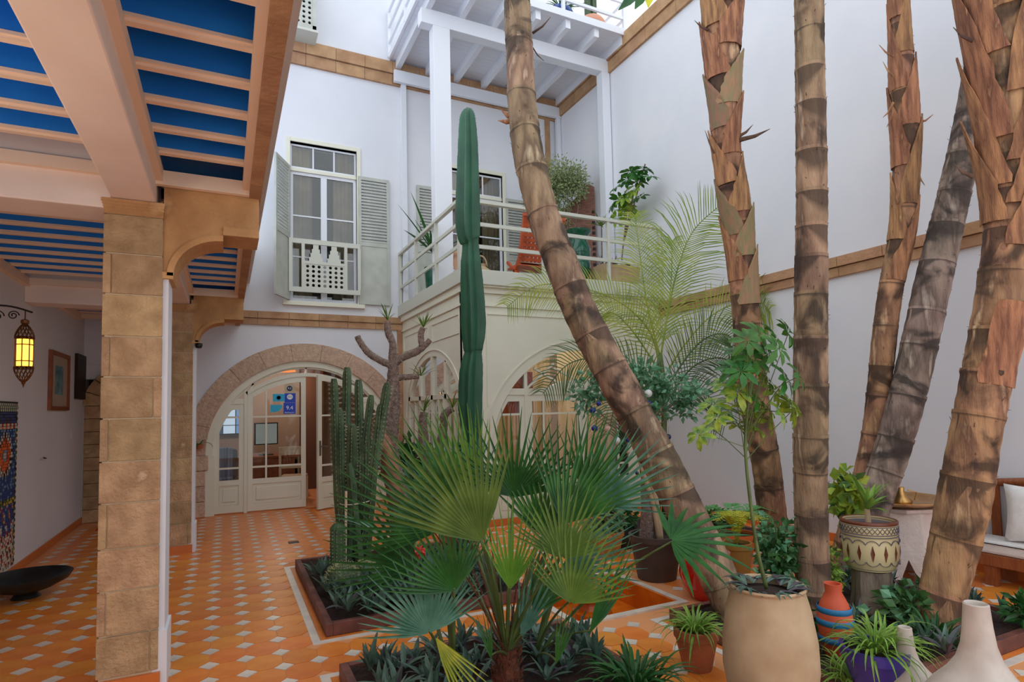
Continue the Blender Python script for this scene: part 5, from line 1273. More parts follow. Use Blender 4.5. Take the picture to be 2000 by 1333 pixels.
for i, (x, w_) in enumerate(((1285, 9), (1300, 8), (1275, 7))):
    obj('cane', MB().tube([atd(x, 1030 - 10 * i, da), atd(x - 4, 900, da), atd(x - 2, 760, da), atd(1290, 690, da)], [.045, .04, .032, .02], 10), M['stalk'], ap, smooth=True)
FE = [([(1290, 700), (1305, 610), (1325, 520), (1355, 450), (1410, 398)], 130, 'feather'), ([(1290, 730), (1270, 650), (1210, 590), (1130, 562), (1050, 558), (990, 600)], 75, 'feather'), ([(1295, 740), (1340, 670), (1400, 610), (1480, 585), (1555, 612)], 85, 'feather'),
      ([(1292, 780), (1250, 725), (1180, 700), (1110, 712), (1060, 770)], 80, 'featherd'), ([(1290, 700), (1265, 600), (1250, 500), (1240, 420)], 75, 'feather'), ([(1300, 790), (1350, 720), (1410, 700), (1460, 740), (1480, 800)], 80, 'featherd'),
      ([(1295, 770), (1340, 700), (1380, 660), (1420, 655), (1450, 690)], 85, 'featherd'), ([(1285, 720), (1230, 640), (1190, 610), (1160, 640)], 75, 'feather'), ([(1292, 690), (1310, 560), (1312, 470)], 70, 'feather'), ([(1290, 760), (1230, 760), (1200, 800), (1190, 850)], 70, 'featherd'), ([(1298, 800), (1340, 770), (1385, 775), (1420, 830)], 80, 'featherd')]
for i, (px, l, mm) in enumerate(FE): feather(ap, px, da + (i % 3 - 1) * .25, l, M[mm], side_w=.013, droop=.5)

# ---- tall pot with schefflera
bp = Vector((2.46, 2.17, 0)); st = thing('schefflera_pot', 'tall sand-coloured clay pot with a young variegated umbrella tree', 'potted tree', bp)
pot(st, bp, [(.13, 0), (.155, 0), (.2, .12), (.225, .28), (.222, .42), (.2, .56), (.175, .66), (.185, .675), (.18, .685), (.16, .675), (.165, .63), (.05, .62)], M['sand'], 48, soil=(.163, .64)); dS = (bp - CAM).dot(F_)
P_ = [tuple(atd(x, y, dS)) for x, y in ((1497, 1150), (1480, 1080), (1468, 1000), (1457, 900), (1457, 830), (1470, 740))]
obj('stem', MB().tube([interp(P_, i / 20) for i in range(21)], [.011 - .005 * i / 20 for i in range(21)], 8), M['stalk'], st, smooth=True)
cm = []
for mm in ('schef', 'schefy', 'schef'):
    mb = MB()
    for k in range(8):
        a = 2 * pi * k / 8 + random.uniform(-.15, .15); l = random.uniform(.075, .105); e = random.uniform(-.35, .1); d = Vector((cos(a) * cos(e), sin(a) * cos(e), sin(e))); s = Vector((-sin(a), cos(a), 0))
        mb.blade([d * .006, d * .02, d * l * .45, d * l * .8 + Vector((0, 0, -.008)), d * l + Vector((0, 0, -.018))], [.002, .01, .036, .032, .004], s, .18)
    o = obj('leaf_cluster', mb, M[mm], st, loc=(0, 0, 0)); cm.append(o)
first = set()
for (x, y, k) in ((1482, 650, 0), (1512, 655, 0), (1460, 665, 0), (1540, 650, 0), (1500, 690, 0), (1470, 700, 0), (1440, 690, 0), (1520, 680, 0), (1448, 725, 0), (1480, 722, 1), (1415, 750, 1), (1440, 765, 1), (1390, 790, 1), (1465, 760, 1), (1500, 745, 0), (1535, 740, 0), (1560, 735, 0), (1515, 765, 1), (1545, 790, 1), (1500, 800, 1), (1460, 800, 1), (1420, 800, 0), (1380, 830, 1), (1400, 815, 1), (1440, 830, 1), (1475, 835, 1), (1500, 820, 1), (1550, 800, 1), (1365, 850, 1), (1480, 780, 0), (1430, 720, 0), (1525, 805, 1)):
    p = atd(x, y, dS + random.uniform(-.12, .14)); kk = k if k in first else k
    if kk in first: o = copypart(cm[kk])
    else: o = cm[kk]; first.add(kk)
    v = p - Vector(interp(P_, .85)); o.location = p - bp; q_ = (Vector((v.x * 2.2, v.y * 2.2 - .35, .35))).normalized(); o.rotation_euler = (q_.to_track_quat('Z', 'Y') @ Vector((0, 0, 1)).to_track_quat('Z', 'Y')).to_euler(); o.scale = (random.uniform(.8, 1.15),) * 3
    b = Vector(interp(P_, random.uniform(.55, 1))); obj('leaf_stalk', MB().tube([b, b.lerp(p, .5) + Vector((0, 0, .01)), p], .0022, 5), M['stalk'], st)
bpy.data.objects.remove(cm[2])
for i in range(9):
    a = i * .7; c = bp + Vector((cos(a) * .1, sin(a) * .1, .66))
    for j in range(6):
        o = obj('rosette_leaf', strap(random.uniform(.1, .16), .03, .5, 1.2), M['rhoeo'] if j % 3 else M['rhoeop'], st, loc=(0, 0, 0)); o.location = c - bp; o.rotation_euler = (0, 0, a + random.uniform(-1.4, 1.4))
# ---- violet etc: small pots and props in the right bed
t = thing('painted_bowl_planter', 'cream pot painted with lozenges and scallops, planted with a young dracaena, on a stump', 'potted plant', (4.24, 2.8, .38)); PC = (4.24, 2.8, .38); RB = .19
M['potcream'] = mat('cream_glaze', (214, 196, 150), .35); M['potbrown'] = mat('brown_glaze', (110, 56, 36), .4); M['potink'] = mat('grey_blue_glaze', (92, 84, 100), .4)
prof = [(.11, 0), (.15, 0), (.172, .04), (.186, .12), (.186, .2), (.178, .24), (.182, .255), (.184, .33), (.18, .345), (.165, .345), (.162, .3), (.05, .29)]
pot(t, PC, prof, M['potcream'], 48, soil=(.162, .31))
mb = MB(); mb.lathe([(.1845, .325), (.1865, .33), (.186, .348), (.17, .352), (.163, .33)], PC, 48, cap=False); obj('brown_rim', mb, M['potbrown'], t, smooth=True)
mb = MB()
for z in (.245, .262, .318): mb.lathe([(.184, z - .003), (.187, z), (.184, z + .003)], PC, 48)
mb.lathe([(.154, .008), (.158, .014), (.16, .022)], PC, 48)
def onpot(a, z, r): return (PC[0] + cos(a) * r, PC[1] + sin(a) * r, PC[2] + z)
for i in range(36):
    a = 2 * pi * i / 36; b = 2 * pi * (i + 1) / 36; mb.bar(onpot(a, .27, .1855), onpot(b, .312, .1855), .004, .003); mb.bar(onpot(b, .27, .1855), onpot(a, .312, .1855), .004, .003)
for i in range(14):
    a0 = 2 * pi * i / 14
    for j in range(8):
        u0, u1 = j / 8, (j + 1) / 8; f_ = lambda u: .195 + .03 * sin(pi * u) ** .6; mb.bar(onpot(a0 + u0 * 2 * pi / 14, f_(u0), .188), onpot(a0 + u1 * 2 * pi / 14, f_(u1), .188), .007, .003)
        f2 = lambda u: .075 - .028 * sin(pi * u) ** .6; mb.bar(onpot(a0 + u0 * 2 * pi / 14, f2(u0), .182), onpot(a0 + u1 * 2 * pi / 14, f2(u1), .1815), .005, .003)
obj('painted_lines', mb, M['potink'], t)
for i in range(14):
    a = 2 * pi * (i + .5) / 14; mb = MB(); mb.add([onpot(a, .195, .1885), onpot(a + .07, .135, .1895), onpot(a, .075, .184), onpot(a - .07, .135, .1895)], [(0, 1, 2, 3)]); obj('painted_lozenge', mb, M['potbrown'], t)
obj('stem', MB().tube([(4.24, 2.8, .68), (4.235, 2.8, .8)], [.02, .017], 10), M['sand'], t); clump(t, (4.235, 2.8, .8), 20, .3, .04, m_=M['spider'], m2=M['teal'], p2=.4, r0=.01, e=(.5, 1.35), droop=(.3, 1.1))
tag(obj('tree_stump', MB().tube([(4.24, 2.8, .05), (4.24, 2.8, .2), (4.23, 2.79, .38)], [.15, .13, .125], 20, ridge=lambda k, i: 1 + .05 * sin(k * 1.9)), M['barkgrey'], loc=(4.24, 2.8, .05)), 'grey wooden stump carrying the painted pot', 'stump')
# striped vase
sv = Vector((3.3, 2.42, .08)); t = thing('striped_vase', 'orange vase with blue bands, standing in leaves beside the tall sand-coloured pot', 'vase', sv)
prof = [(.04, 0), (.06, .0), (.085, .08), (.1, .17), (.095, .26), (.065, .33), (.045, .37), (.05, .42), (.04, .42), (.035, .37)]
pot(t, sv, prof, mat('orange_red_paint', (214, 96, 60), .6, (196, 78, 46), 6), 32)
for z, r in ((.10, .0915), (.2, .1), (.27, .0935)):
    mb = MB(); mb.lathe([(r - .002, z - .018), (r + .002, z - .016), (r + .002, z + .016), (r - .002, z + .018)], sv, 32, cap=False); obj('blue_band', mb, mat('turquoise_blue_band', (40, 120, 170), .5), t, smooth=True)
# gourd vases
def gourd(lab, p, s, h=1.0):
    prof = [(.10, 0), (.16, .0), (.22, .06), (.25, .14), (.255, .2), (.235, .28), (.185, .35), (.13, .41), (.09, .47), (.068, .54), (.058, .62), (.053, .68), (.05, .72), (.045, .725), (.036, .715), (.034, .68), (.01, .6)]
    o = MB(); o.lathe([(r * s, z * s * h) for r, z in prof], p, 64); return tag(obj('gourd_vase', o, M['gourd'], smooth='auto', loc=p), lab, 'vase', 'gourd vases')
gourd('large pale gourd-shaped vase with a long neck, at the bottom right corner', (2.98, 1.5, 0), .96); gourd('smaller pale gourd-shaped vase, left of the large one', (3.12, 1.90, 0), .62, .98)
# red pot and ferns
rp = thing('red_pot', 'glossy red glazed pot behind the foot of the leaning trunk', 'potted plant', (3.60, 3.78, 0)); pot(rp, (3.60, 3.78, 0), [(.1, 0), (.14, 0), (.2, .1), (.225, .2), (.21, .3), (.18, .35), (.19, .37), (.165, .37), (.16, .33)], M['redglaze'], 40, soil=(.16, .33))
def fernfronds(t, c, n, L_, mm, lw, e=.9, stalk=.12):
    c = Vector(c)
    for i in range(n):
        a = i * 2.4 + random.uniform(-.3, .3); d = Vector((cos(a), sin(a), 0)); pts = [c, c + d * .05 + Vector((0, 0, stalk)), c + d * L_ * .5 + Vector((0, 0, stalk + L_ * .3 * e)), c + d * L_ + Vector((0, 0, stalk + L_ * .2 * e))]
        m1 = 18; q = [Vector(interp([tuple(v) for v in pts], k / m1)) for k in range(m1 + 1)]; mb = MB(); mb.tube(q, .003, 4); sd = Vector((-sin(a), cos(a), 0))
        for k in range(4, m1 + 1):
            l = lw * sin(pi * min(1, (k - 3) / (m1 - 3) * .85 + .12)); dd = (q[min(k + 1, m1)] - q[k - 1]).normalized()
            for s in (-1, 1): v = (sd * s + dd * .5).normalized(); mb.blade([q[k], q[k] + v * l * .5, q[k] + v * l], [.008, L_ / m1 * .85, .002], dd, .15)
        obj('fern_frond', mb, mm, t)
fernfronds(rp, (3.60, 3.78, .33), 9, .3, M['ivy'], .07)
t = thing('potted_fern', 'bright green fern in a low orange pot, behind the red pot', 'potted plant', (4.6, 4.4, 0)); pot(t, (4.6, 4.4, 0), taperpot(.12, .18, .3, rim=.01), mat('orange_clay', (220, 110, 50), .7), soil=(.16, .27)); fernfronds(t, (4.6, 4.4, .27), 16, .4, leafmat('mint_fern', (130, 190, 120), (88, 160, 84), .5, 6), .1, 1.3)
t = thing('potted_fern', 'yellow fern in an ochre pot at the foot of the sheathed trunk', 'potted plant', (4.1, 3.92, 0)); pot(t, (4.1, 3.92, 0), taperpot(.09, .12, .36, rim=.006), mat('ochre_clay', (176, 130, 60), .7), soil=(.1, .33)); fernfronds(t, (4.1, 3.92, .33), 12, .26, M['yellowfern'], .07, 1.2, .18)
# ivy and leafy plants in the bed
def leafy(lab, c, rr, n, size, mm, asp=.8, name='leafy_plant', m2=None, vines=0):
    t = thing(name, lab, 'plant', (c[0], c[1], .08)); stuff(obj('foliage', foliage(c, rr, n, size, asp, .25), mm, t))
    if m2: stuff(obj('foliage', foliage(c, [v * 1.05 for v in rr], n // 3, size, asp, .3), m2, t))
    for i in range(max(vines, 3)):
        e = Vector(c) + Vector((random.uniform(-.7, .7) * rr[0], random.uniform(-.7, .7) * rr[1], random.uniform(-.2, .8) * rr[2])); b = Vector((c[0], c[1], .07)); obj('stem', MB().tube([b, b.lerp(e, .5) + Vector((random.uniform(-.05, .05), 0, 0)), e], .005, 5), M['stalk'], t)
    return t
leafy('dark ivy heaped against the left of the straight upright trunk', (3.5, 2.98, .52), (.2, .16, .3), 420, .06, M['ivy'], name='ivy', m2=M['teal'])
leafy('light green ferny foliage right of the straight upright trunk', (3.95, 2.98, .36), (.16, .14, .26), 420, .05, M['limeleaf'], .5, m2=M['ivy'])
leafy('lime green vine climbing the foot of the pale paired trunks', (4.48, 3.12, .85), (.17, .1, .22), 110, .1, M['limeleaf'], .85, name='vine', m2=M['ivy'])
leafy('low ivy spreading round the stump of the painted pot', (4.3, 2.5, .2), (.45, .2, .12), 260, .075, M['ivy'], .8, name='ivy', m2=M['teal'])
leafy('dark trailing foliage between the tall sand-coloured pot and the straight trunk', (3.15, 2.65, .25), (.2, .2, .2), 260, .07, M['deep'], .6, name='trailing_plant')
leafy('small dark plant with a violet flower at the right edge, beyond the large gourd vase', (4.75, 2.1, .2), (.16, .1, .12), 120, .08, M['deep'], .5)
leafy('undergrowth of green leaves in the far bed under the feather palm', (4.95, 5.2, .25), (.55, .35, .18), 420, .1, M['ivy'], .6)
# ---- side table with tray
tb = thing('side_table', 'whitewashed eight-sided table with cut-out legs by the right wall', 'table', (5.42, 3.32, 0)); TB = (5.42, 3.32)
M['whitewash'] = mat('whitewashed_plaster', (222, 206, 198), .85, (208, 190, 180), 6, bump=.5, bscale=25); H = .62
for k in range(8):
    a0, a1 = 2 * pi * (k - .5) / 8, 2 * pi * (k + .5) / 8; r0, r1 = .36, .29
    def V(a, z): r = r0 + (r1 - r0) * z / H; return (TB[0] + cos(a) * r, TB[1] + sin(a) * r, z)
    # side panel with a pointed cut-out at the bottom
    am = (a0 + a1) / 2; w_ = .42; L0 = [(a0, 0), (a0 + (a1 - a0) * (.5 - w_ / 2), 0), (a0 + (a1 - a0) * (.5 - w_ / 2), .1), (am, .24), (a0 + (a1 - a0) * (.5 + w_ / 2), .1), (a0 + (a1 - a0) * (.5 + w_ / 2), 0), (a1, 0)]
    mb = MB(); cor = lambda a: 1.0
    def PV(f, z, ins=0):
        p0, p1 = Vector(V(a0, z)), Vector(V(a1, z)); p = p0.lerp(p1, f); c = Vector((TB[0], TB[1], z)); return tuple(p + (c - p).normalized() * ins)
    polys = [[(0, 0), (.29, 0), (.29, .1), (.5, .24), (.5, H), (0, H)], [(1, 0), (1, H), (.5, H), (.5, .24), (.71, .1), (.71, 0)]]
    for pl in polys:
        n = len(pl); mb.add([PV(f, z) for f, z in pl] + [PV(f, z, .02) for f, z in pl], [tuple(range(n)), tuple(range(2 * n - 1, n - 1, -1))] + [(i, i + n, (i + 1) % n + n, (i + 1) % n) for i in range(n)])
    obj('side_panel', mb, M['whitewash'], tb)
mb = MB(); mb.lathe([(.01, H), (.31, H), (.32, H + .01), (.32, H + .035), (.01, H + .036)], (TB[0], TB[1], 0), 8); obj('table_top', mb, M['whitewash'], tb)
M['brass'] = mat('aged_brass', (206, 160, 96), .3, (176, 128, 70), 9, metal=.8); mb = MB(); mb.lathe([(.01, .0), (.25, 0), (.36, .035), (.42, .06), (.42, .066), (.35, .045), (.25, .012), (.01, .012)], (TB[0], TB[1], H + .037), 48)
tag(obj('tray', mb, M['brass'], smooth='auto', loc=(TB[0], TB[1], H + .037)), 'round brass tray with a wide rim on the white table', 'tray')
tp = (5.3, 3.2, H + .05); t = thing('brass_pot', 'small brass coffee pot with a narrow neck on the tray', 'pot', tp); mb = MB(); mb.lathe([(.05, 0), (.085, .02), (.09, .05), (.05, .09), (.032, .13), (.035, .16), (.03, .165)], tp, 28); obj('body', mb, M['brass'], t, smooth=True); obj('handle', MB().tube([(5.34, 3.16, H + .19), (5.4, 3.12, H + .17), (5.38, 3.13, H + .1)], .006), M['brass'], t)
bush('small_trailing_plant', 'small trailing plant in a white cup on the tray', (5.16, 3.42, H + .05), taperpot(.05, .06, .1), M['gourd'], .1, (5.2, 3.38, H + .24), (.17, .12, .12), 160, .05, M['deep'], .6, soilr=.045)
# ---- bench
bn = thing('bench', 'brown wooden bench with a white seat cushion along the right wall', 'bench', (6.0, 2.2, 0)); bx0, bx1, by0, by1 = 5.84, 6.21, 1.2, 3.04
obj('seat_frame', MB().box(bx0, bx1, by0, by1, .17, .27), M['teak'], bn, bevel=.006); 
for y in (2.78, 1.4):
    for x in (bx0 + .02, bx1 - .08): obj('leg', MB().box(x, x + .06, y, y + .09, 0, .17), M['teak'], bn)
obj('armrest', MB().prismz([(bx0 - .02, by1 - .06), (bx1, by1 - .06), (bx1, by1 + .04), (bx0 + .02, by1 + .05), (bx0 - .05, by1)], .66, .7), M['teak'], bn, bevel=.012); 
for x in (bx0 + .02, (bx0 + bx1) / 2, bx1 - .08): obj('arm_slat', MB().box(x, x + .07, by1 - .04, by1 - .01, .27, .66), M['teak'], bn)
obj('back_rail', MB().tube([(bx1 - .02, by0 + (by1 - by0) * u, .82 + .08 * sin(pi * u)) for u in [i / 20 for i in range(21)]], .035, 8), M['teak'], bn, smooth=True)
for i in range(9): y = by0 + .15 + i * .19; obj('back_slat', MB().box(bx1 - .04, bx1 - .015, y, y + .07, .27, .84), M['teak'], bn)
M['cushion'] = mat('off_white_canvas', (226, 222, 218), .9, (216, 212, 208), 20, bump=.2, bscale=90)
obj('seat_cushion', MB().box(bx0 + .005, bx1 - .05, by0, by1 - .05, .27, .38), M['cushion'], bn, bevel=.025); obj('piping', MB().box(bx0 - .002, bx0 + .006, by0, by1 - .06, .355, .362), M['dark'], bn, label='dark piping')
def pillow(lab, c, s, rz, ry):
    mb = MB(); n = 14; vs = []; fs = []
    for sd in (1, -1):
        for j in range(n + 1):
            for i in range(n + 1):
                u, v = i / n * 2 - 1, j / n * 2 - 1; f_ = ((1 - u ** 4) * (1 - v ** 4)) ** .5; k = 1 - .06 * (abs(u * v)) * 0 + .05 * (u * u * v * v) - .05 * (1 - u * u) * (v * v) - .05 * (1 - v * v) * (u * u); vs.append((sd * f_ * .075, u * s * k, v * s * k))
    for sd in range(2):
        o_ = sd * (n + 1) ** 2
        for j in range(n):
            for i in range(n): a = o_ + j * (n + 1) + i; fs.append((a, a + 1, a + n + 2, a + n + 1))
    mb.add(vs, fs); o = obj('cushion', mb, M['cushion'], smooth=True, loc=(0, 0, 0)); o.location = c; o.rotation_euler = (0, ry, rz); return tag(o, lab, 'cushion')
pillow('square white cushion leaning on the bench back', (6.04, 2.52, .62), .23, .25, .22)
# ================================================================ left wall things
b0 = Vector((-1.59, 6.72, 0)); t = thing('shallow_bowl', 'wide dark metal bowl on the tiles by the left wall', 'bowl', b0); mb = MB(); mb.lathe([(.09, 0), (.11, .0), (.08, .04), (.2, .08), (.31, .14), (.34, .19), (.332, .194), (.3, .155), (.19, .1), (.01, .08)], b0, 56); obj('body', mb, mat('dark_tarnished_metal', (60, 66, 66), .45, (44, 40, 36), 5, metal=.5, bump=.2), t, smooth='auto')
ln = Vector((-1.55, 6.32, 1.86)); lt = thing('wall_lantern', 'lit pierced brass lantern hanging from a scrolled iron bracket', 'lantern', ln)
M['amber'] = emit('amber_lit_glass', (255, 190, 70), 2.2); M['lbr'] = mat('dark_pierced_brass', (120, 78, 44), .4, metal=.7)
mb = MB(); mb.lathe([(.055, .17), (.058, .2), (.058, .38), (.055, .41)], ln, 24); obj('glass_cylinder', mb, M['amber'], lt, smooth=True)
cg = MB()
for z0, z1, f_ in ((.04, .17, lambda u: .012 + .056 * sin(u * pi / 2) ** .8), (.41, .54, lambda u: .012 + .056 * cos(u * pi / 2) ** .8)):
    for i in range(14):
        for s in (1, -1):
            pts = []
            for k in range(9): u = k / 8; a = 2 * pi * (i + s * u * 2) / 14; r = f_(u); pts.append((ln.x + cos(a) * r, ln.y + sin(a) * r, ln.z + z0 + (z1 - z0) * u))
            cg.tube(pts, .0035, 4)
for i in range(8): a = 2 * pi * i / 8; cg.bar((ln.x + cos(a) * .064, ln.y + sin(a) * .064, ln.z + .15), (ln.x + cos(a) * .064, ln.y + sin(a) * .064, ln.z + .42), .007)
for z, r in ((.17, .068), (.155, .068), (.41, .068), (.425, .068), (.36, .062), (.22, .062)): cg.lathe([(r - .004, z - .005), (r + .003, z), (r - .004, z + .005)], ln, 24)
cg.lathe([(.001, -.01), (.008, .02), (.016, .03), (.012, .045)], ln, 12); cg.lathe([(.014, .53), (.03, .545), (.03, .57), (.012, .58)], ln, 16)
obj('pierced_cage', cg, M['lbr'], lt)
ib = MB(); X_ = XL; ib.box(XL, XL + .015, 6.3, 6.34, 2.35, 2.6)
ib.tube([(XL + .02 + .42 * u, 6.32, 2.50 + .05 * sin(u * pi)) for u in [i / 12 for i in range(13)]], .008, 6)
for cx, cz, r0 in ((XL + .1, 2.45, .045), (XL + .2, 2.46, .05), (XL + .31, 2.47, .04)): ib.tube([(cx + r0 * (1 - i / 26) * cos(i * .5), 6.32, cz + r0 * (1 - i / 26) * sin(i * .5)) for i in range(22)], .005, 5)
ib.tube([(ln.x, ln.y, ln.z + .58), (ln.x, ln.y, 2.52)], .004, 5); obj('iron_bracket', ib, M['iron'], lt); point('lantern_light', (ln.x, ln.y, ln.z + .29), 9, (1, .7, .35), .05)
# mosaic panel
ms = thing('mosaic_panel', 'mosaic wall panel of small blue, red and cream tiles with an arch motif', 'mosaic', (XL, 6.9, .1)); my0, my1, mz0, mz1 = 6.0, 7.70, .12, 1.76
obj('backing', MB().box(XL, XL + .012, my0, my1, mz0, mz1), M['dark'], ms); cols = {'b': (36, 66, 130), 'l': (110, 160, 190), 'r': (170, 50, 36), 'o': (230, 110, 40), 'w': (206, 200, 186), 'g': (60, 110, 70), 'k': (46, 34, 36), 'y': (206, 170, 60)}; tm = {k: MB() for k in cols}; ts = .0285
ny, nz = int((my1 - my0) / ts), int((mz1 - mz0) / ts); cy_ = (my0 + my1) / 2 + .42
for j in range(nz):
    for i in range(ny):
        y, z = my0 + i * ts, mz0 + j * ts; u = my1 - y; v = mz1 - z; yy = y - 7.3
        if u < .06 or v < .06: c = random.choice('kg') if (i + j) % 2 else 'w'
        elif v < .12: c = 'w' if i % 2 else 'g'
        elif v < .22: c = random.choice('bbk')
        elif v < .3: c = random.choice('ro') if (i // 2) % 2 else 'w'
        elif u < .1: c = random.choice('gyk')
        else:
            r = sqrt(yy ** 2 + (z - 1.22) ** 2)
            if z > .78 and r < .06: c = 'l' if r > .03 else 'w'
            elif z > .78 and r < .16: c = random.choice('oor')
            elif z > .78 and r < .22: c = 'k' if int(math.atan2(z - 1.22, yy) * 6) % 2 else 'w'
            elif z > .78: c = random.choice('bbbl')
            elif .72 < z <= .78: c = random.choice('gky')
            elif z > .45: c = random.choice('blyrrbw') if (i // 3 + j // 4) % 2 else 'b'
            else: c = random.choice('wrwgkr') if (i + j // 2) % 3 else 'w'
        tm[c].box(XL + .012, XL + .02, y + .002, y + ts - .002, z + .002, z + ts - .002)
for k, b in tm.items(): stuff(obj('tesserae', b, mat('tessera_' + {'b': 'blue', 'l': 'pale_blue', 'r': 'red', 'o': 'orange', 'w': 'cream', 'g': 'green', 'k': 'dark', 'y': 'yellow'}[k], cols[k], .3), ms))
# pictures, socket, hook
t = thing('framed_picture', 'narrow wood-framed picture of pale blue shapes on the left wall', 'picture', (XL, 9.3, 1.67)); y0, y1, z0, z1 = 8.86, 9.8, 1.68, 2.42
for a, b, c, d in ((y0, y1, z0, z0 + .05), (y0, y1, z1 - .05, z1), (y0, y0 + .05, z0 + .05, z1 - .05), (y1 - .05, y1, z0 + .05, z1 - .05)): obj('frame_bar', MB().box(XL, XL + .04, a, b, c, d), M['teak'], t)
obj('mount', MB().box(XL, XL + .015, y0 + .05, y1 - .05, z0 + .05, z1 - .05), M['beige'], t); obj('painting', MB().box(XL + .015, XL + .018, y0 + .28, y1 - .28, z0 + .2, z1 - .17), mat('blue_grey_painting', (120, 160, 160), .8, (60, 96, 120), 7, c3=(206, 206, 180)), t)
tag(obj('dark_wall_panel', MB().box(XL, XL + .04, 10.25, 10.8, 1.85, 2.5), M['iron']), 'small dark picture at the far end of the left wall', 'picture')
tag(obj('light_switch', MB().box(XL, XL + .012, 10.1, 10.18, 1.28, 1.4), M['whitepaint'], bevel=.003), 'white light switch near the end of the left wall', 'switch')
tag(obj('wall_hook', MB().tube([(XL, 8.75, 1.12), (XL + .03, 8.74, 1.11), (XL + .04, 8.6, 1.12)], .006), M['iron']), 'small dark hook on the left wall below the framed picture', 'hook')
t = thing('wall_camera', 'small round security camera under the second stone bracket', 'camera', (-.3, 7.8, 2.35)); mb = MB(); mb.lathe([(.001, -.05), (.03, -.045), (.04, -.02), (.04, .01), (.001, .012)], (-.29, 7.84, 2.42), 16); obj('dome', mb, M['black'], t, smooth=True)

# ================================================================ things on the balconies
BZ = 3.487
# strap armchair
ac = thing('leather_strap_chair', 'orange leather woven lounge chair on the balcony, seen from behind', 'chair', (4.35, 8.0, BZ)); M['leather'] = mat('orange_leather', (190, 84, 36), .5, (160, 62, 24), 6)
for sx in (4.03, 4.70): obj('side_frame', MB().bar((sx, 7.95, BZ + .32), (sx, 7.72, BZ + 1.02), .05).bar((sx, 7.8, BZ + .02), (sx, 8.35, BZ + .42), .045).bar((sx, 7.9, BZ + .42), (sx, 8.3, BZ + .02), .045), M['leather'], ac, bevel=.006)
obj('top_rail', MB().bar((4.0, 7.72, BZ + 1.0), (4.73, 7.72, BZ + 1.0), .05), M['leather'], ac); obj('seat', MB().box(4.05, 4.68, 7.93, 8.4, BZ + .3, BZ + .33), M['leather'], ac); obj('cross_bar', MB().bar((4.0, 7.95, BZ + .3), (4.73, 7.95, BZ + .3), .04), M['leather'], ac)
def backp(u, v, o_=0): return (4.055 + .62 * u, 7.93 - .2 * v - o_, BZ + .34 + .62 * v)
for i in range(9):
    u = (i + .5) / 9; obj('strap', MB().bar(backp(u, 0), backp(u, 1), .052, .006, (0, 1, .3)), M['leather'], ac)
for j in range(9):
    v = (j + .5) / 9; obj('strap', MB().bar(backp(0, v, .007), backp(1, v, .007), .05, .006, (0, 1, .3)), M['leather'], ac)
# variegated ficus
t = thing('potted_ficus', 'round-crowned variegated ficus in a pot on the balcony', 'potted tree', (5.5, 9.0, BZ)); pot(t, (5.5, 9.0, BZ), taperpot(.15, .2, .36, rim=.01), M['terra'], soil=(.18, .32))
for i in range(7): a = i * .9; obj('stem', MB().tube([(5.5 + .04 * cos(a), 9 + .04 * sin(a), BZ + .32), (5.5 + .1 * cos(a), 9 + .1 * sin(a), BZ + .9), (5.5 + .3 * cos(a), 9 + .25 * sin(a), BZ + 1.7)], [.016, .013, .006], 6), M['greybark'], t)
mb = MB()
for c, r, n in (((5.4, 9.0, 5.62), (.6, .45, .52), 3600), ((5.05, 8.95, 5.3), (.36, .3, .5), 1500), ((5.72, 9.0, 5.7), (.35, .3, .38), 1300), ((5.3, 9.0, 4.95), (.42, .3, .4), 900)): f_ = foliage(c, r, n, .06, .42, .15); mb.add([(min(v.x, 6.02 + random.random() * .06 * 0), v.y, v.z) for v in f_.v], f_.f)
stuff(obj('foliage', mb, M['ficus'], t))
# green urn
gp = (5.05, 7.85, BZ); t = thing('green_glazed_urn', 'tall dark green glazed urn behind the balcony railing', 'urn', gp); mb = MB(); mb.lathe([(.1, 0), (.13, .0), (.12, .04), (.17, .2), (.185, .34), (.17, .4), (.185, .42), (.19, .6), (.14, .72), (.15, .8), (.2, .86), (.21, .9), (.19, .9), (.12, .8)], gp, 40); obj('body', mb, M['greenglaze'], t, smooth='auto')
# trough with red leaved plants
t = thing('trough_planter', 'square sand-coloured trough with red-leaved rosettes on the balcony edge', 'planter', (5.5, 7.6, BZ)); mb = MB(); mb.prism([(5.27, BZ), (5.88, BZ), (5.93, BZ + .3), (5.22, BZ + .3)], 7.42, 7.8); obj('box', mb, M['sand'], t, bevel=.01); obj('soil', MB().box(5.26, 5.89, 7.46, 7.76, BZ + .29, BZ + .305), M['soil'], t)
redl = leafmat('dark_red_leaf', (140, 70, 84), (92, 92, 70), .4, 10)
for x in (5.35, 5.55, 5.78): clump(t, (x, 7.6, BZ + .3), 16, .22, .03, m_=redl, m2=M['rhoeo'], p2=.5, r0=.02, e=(.5, 1.3), droop=(.2, .9))
tag(obj('leaning_plank', MB().bar((5.2, 7.9, BZ + .02), (5.45, 8.25, BZ + .5), .1, .02), M['teak'], loc=(5.2, 7.9, BZ)), 'brown plank leaning left of the sand-coloured trough', 'plank')
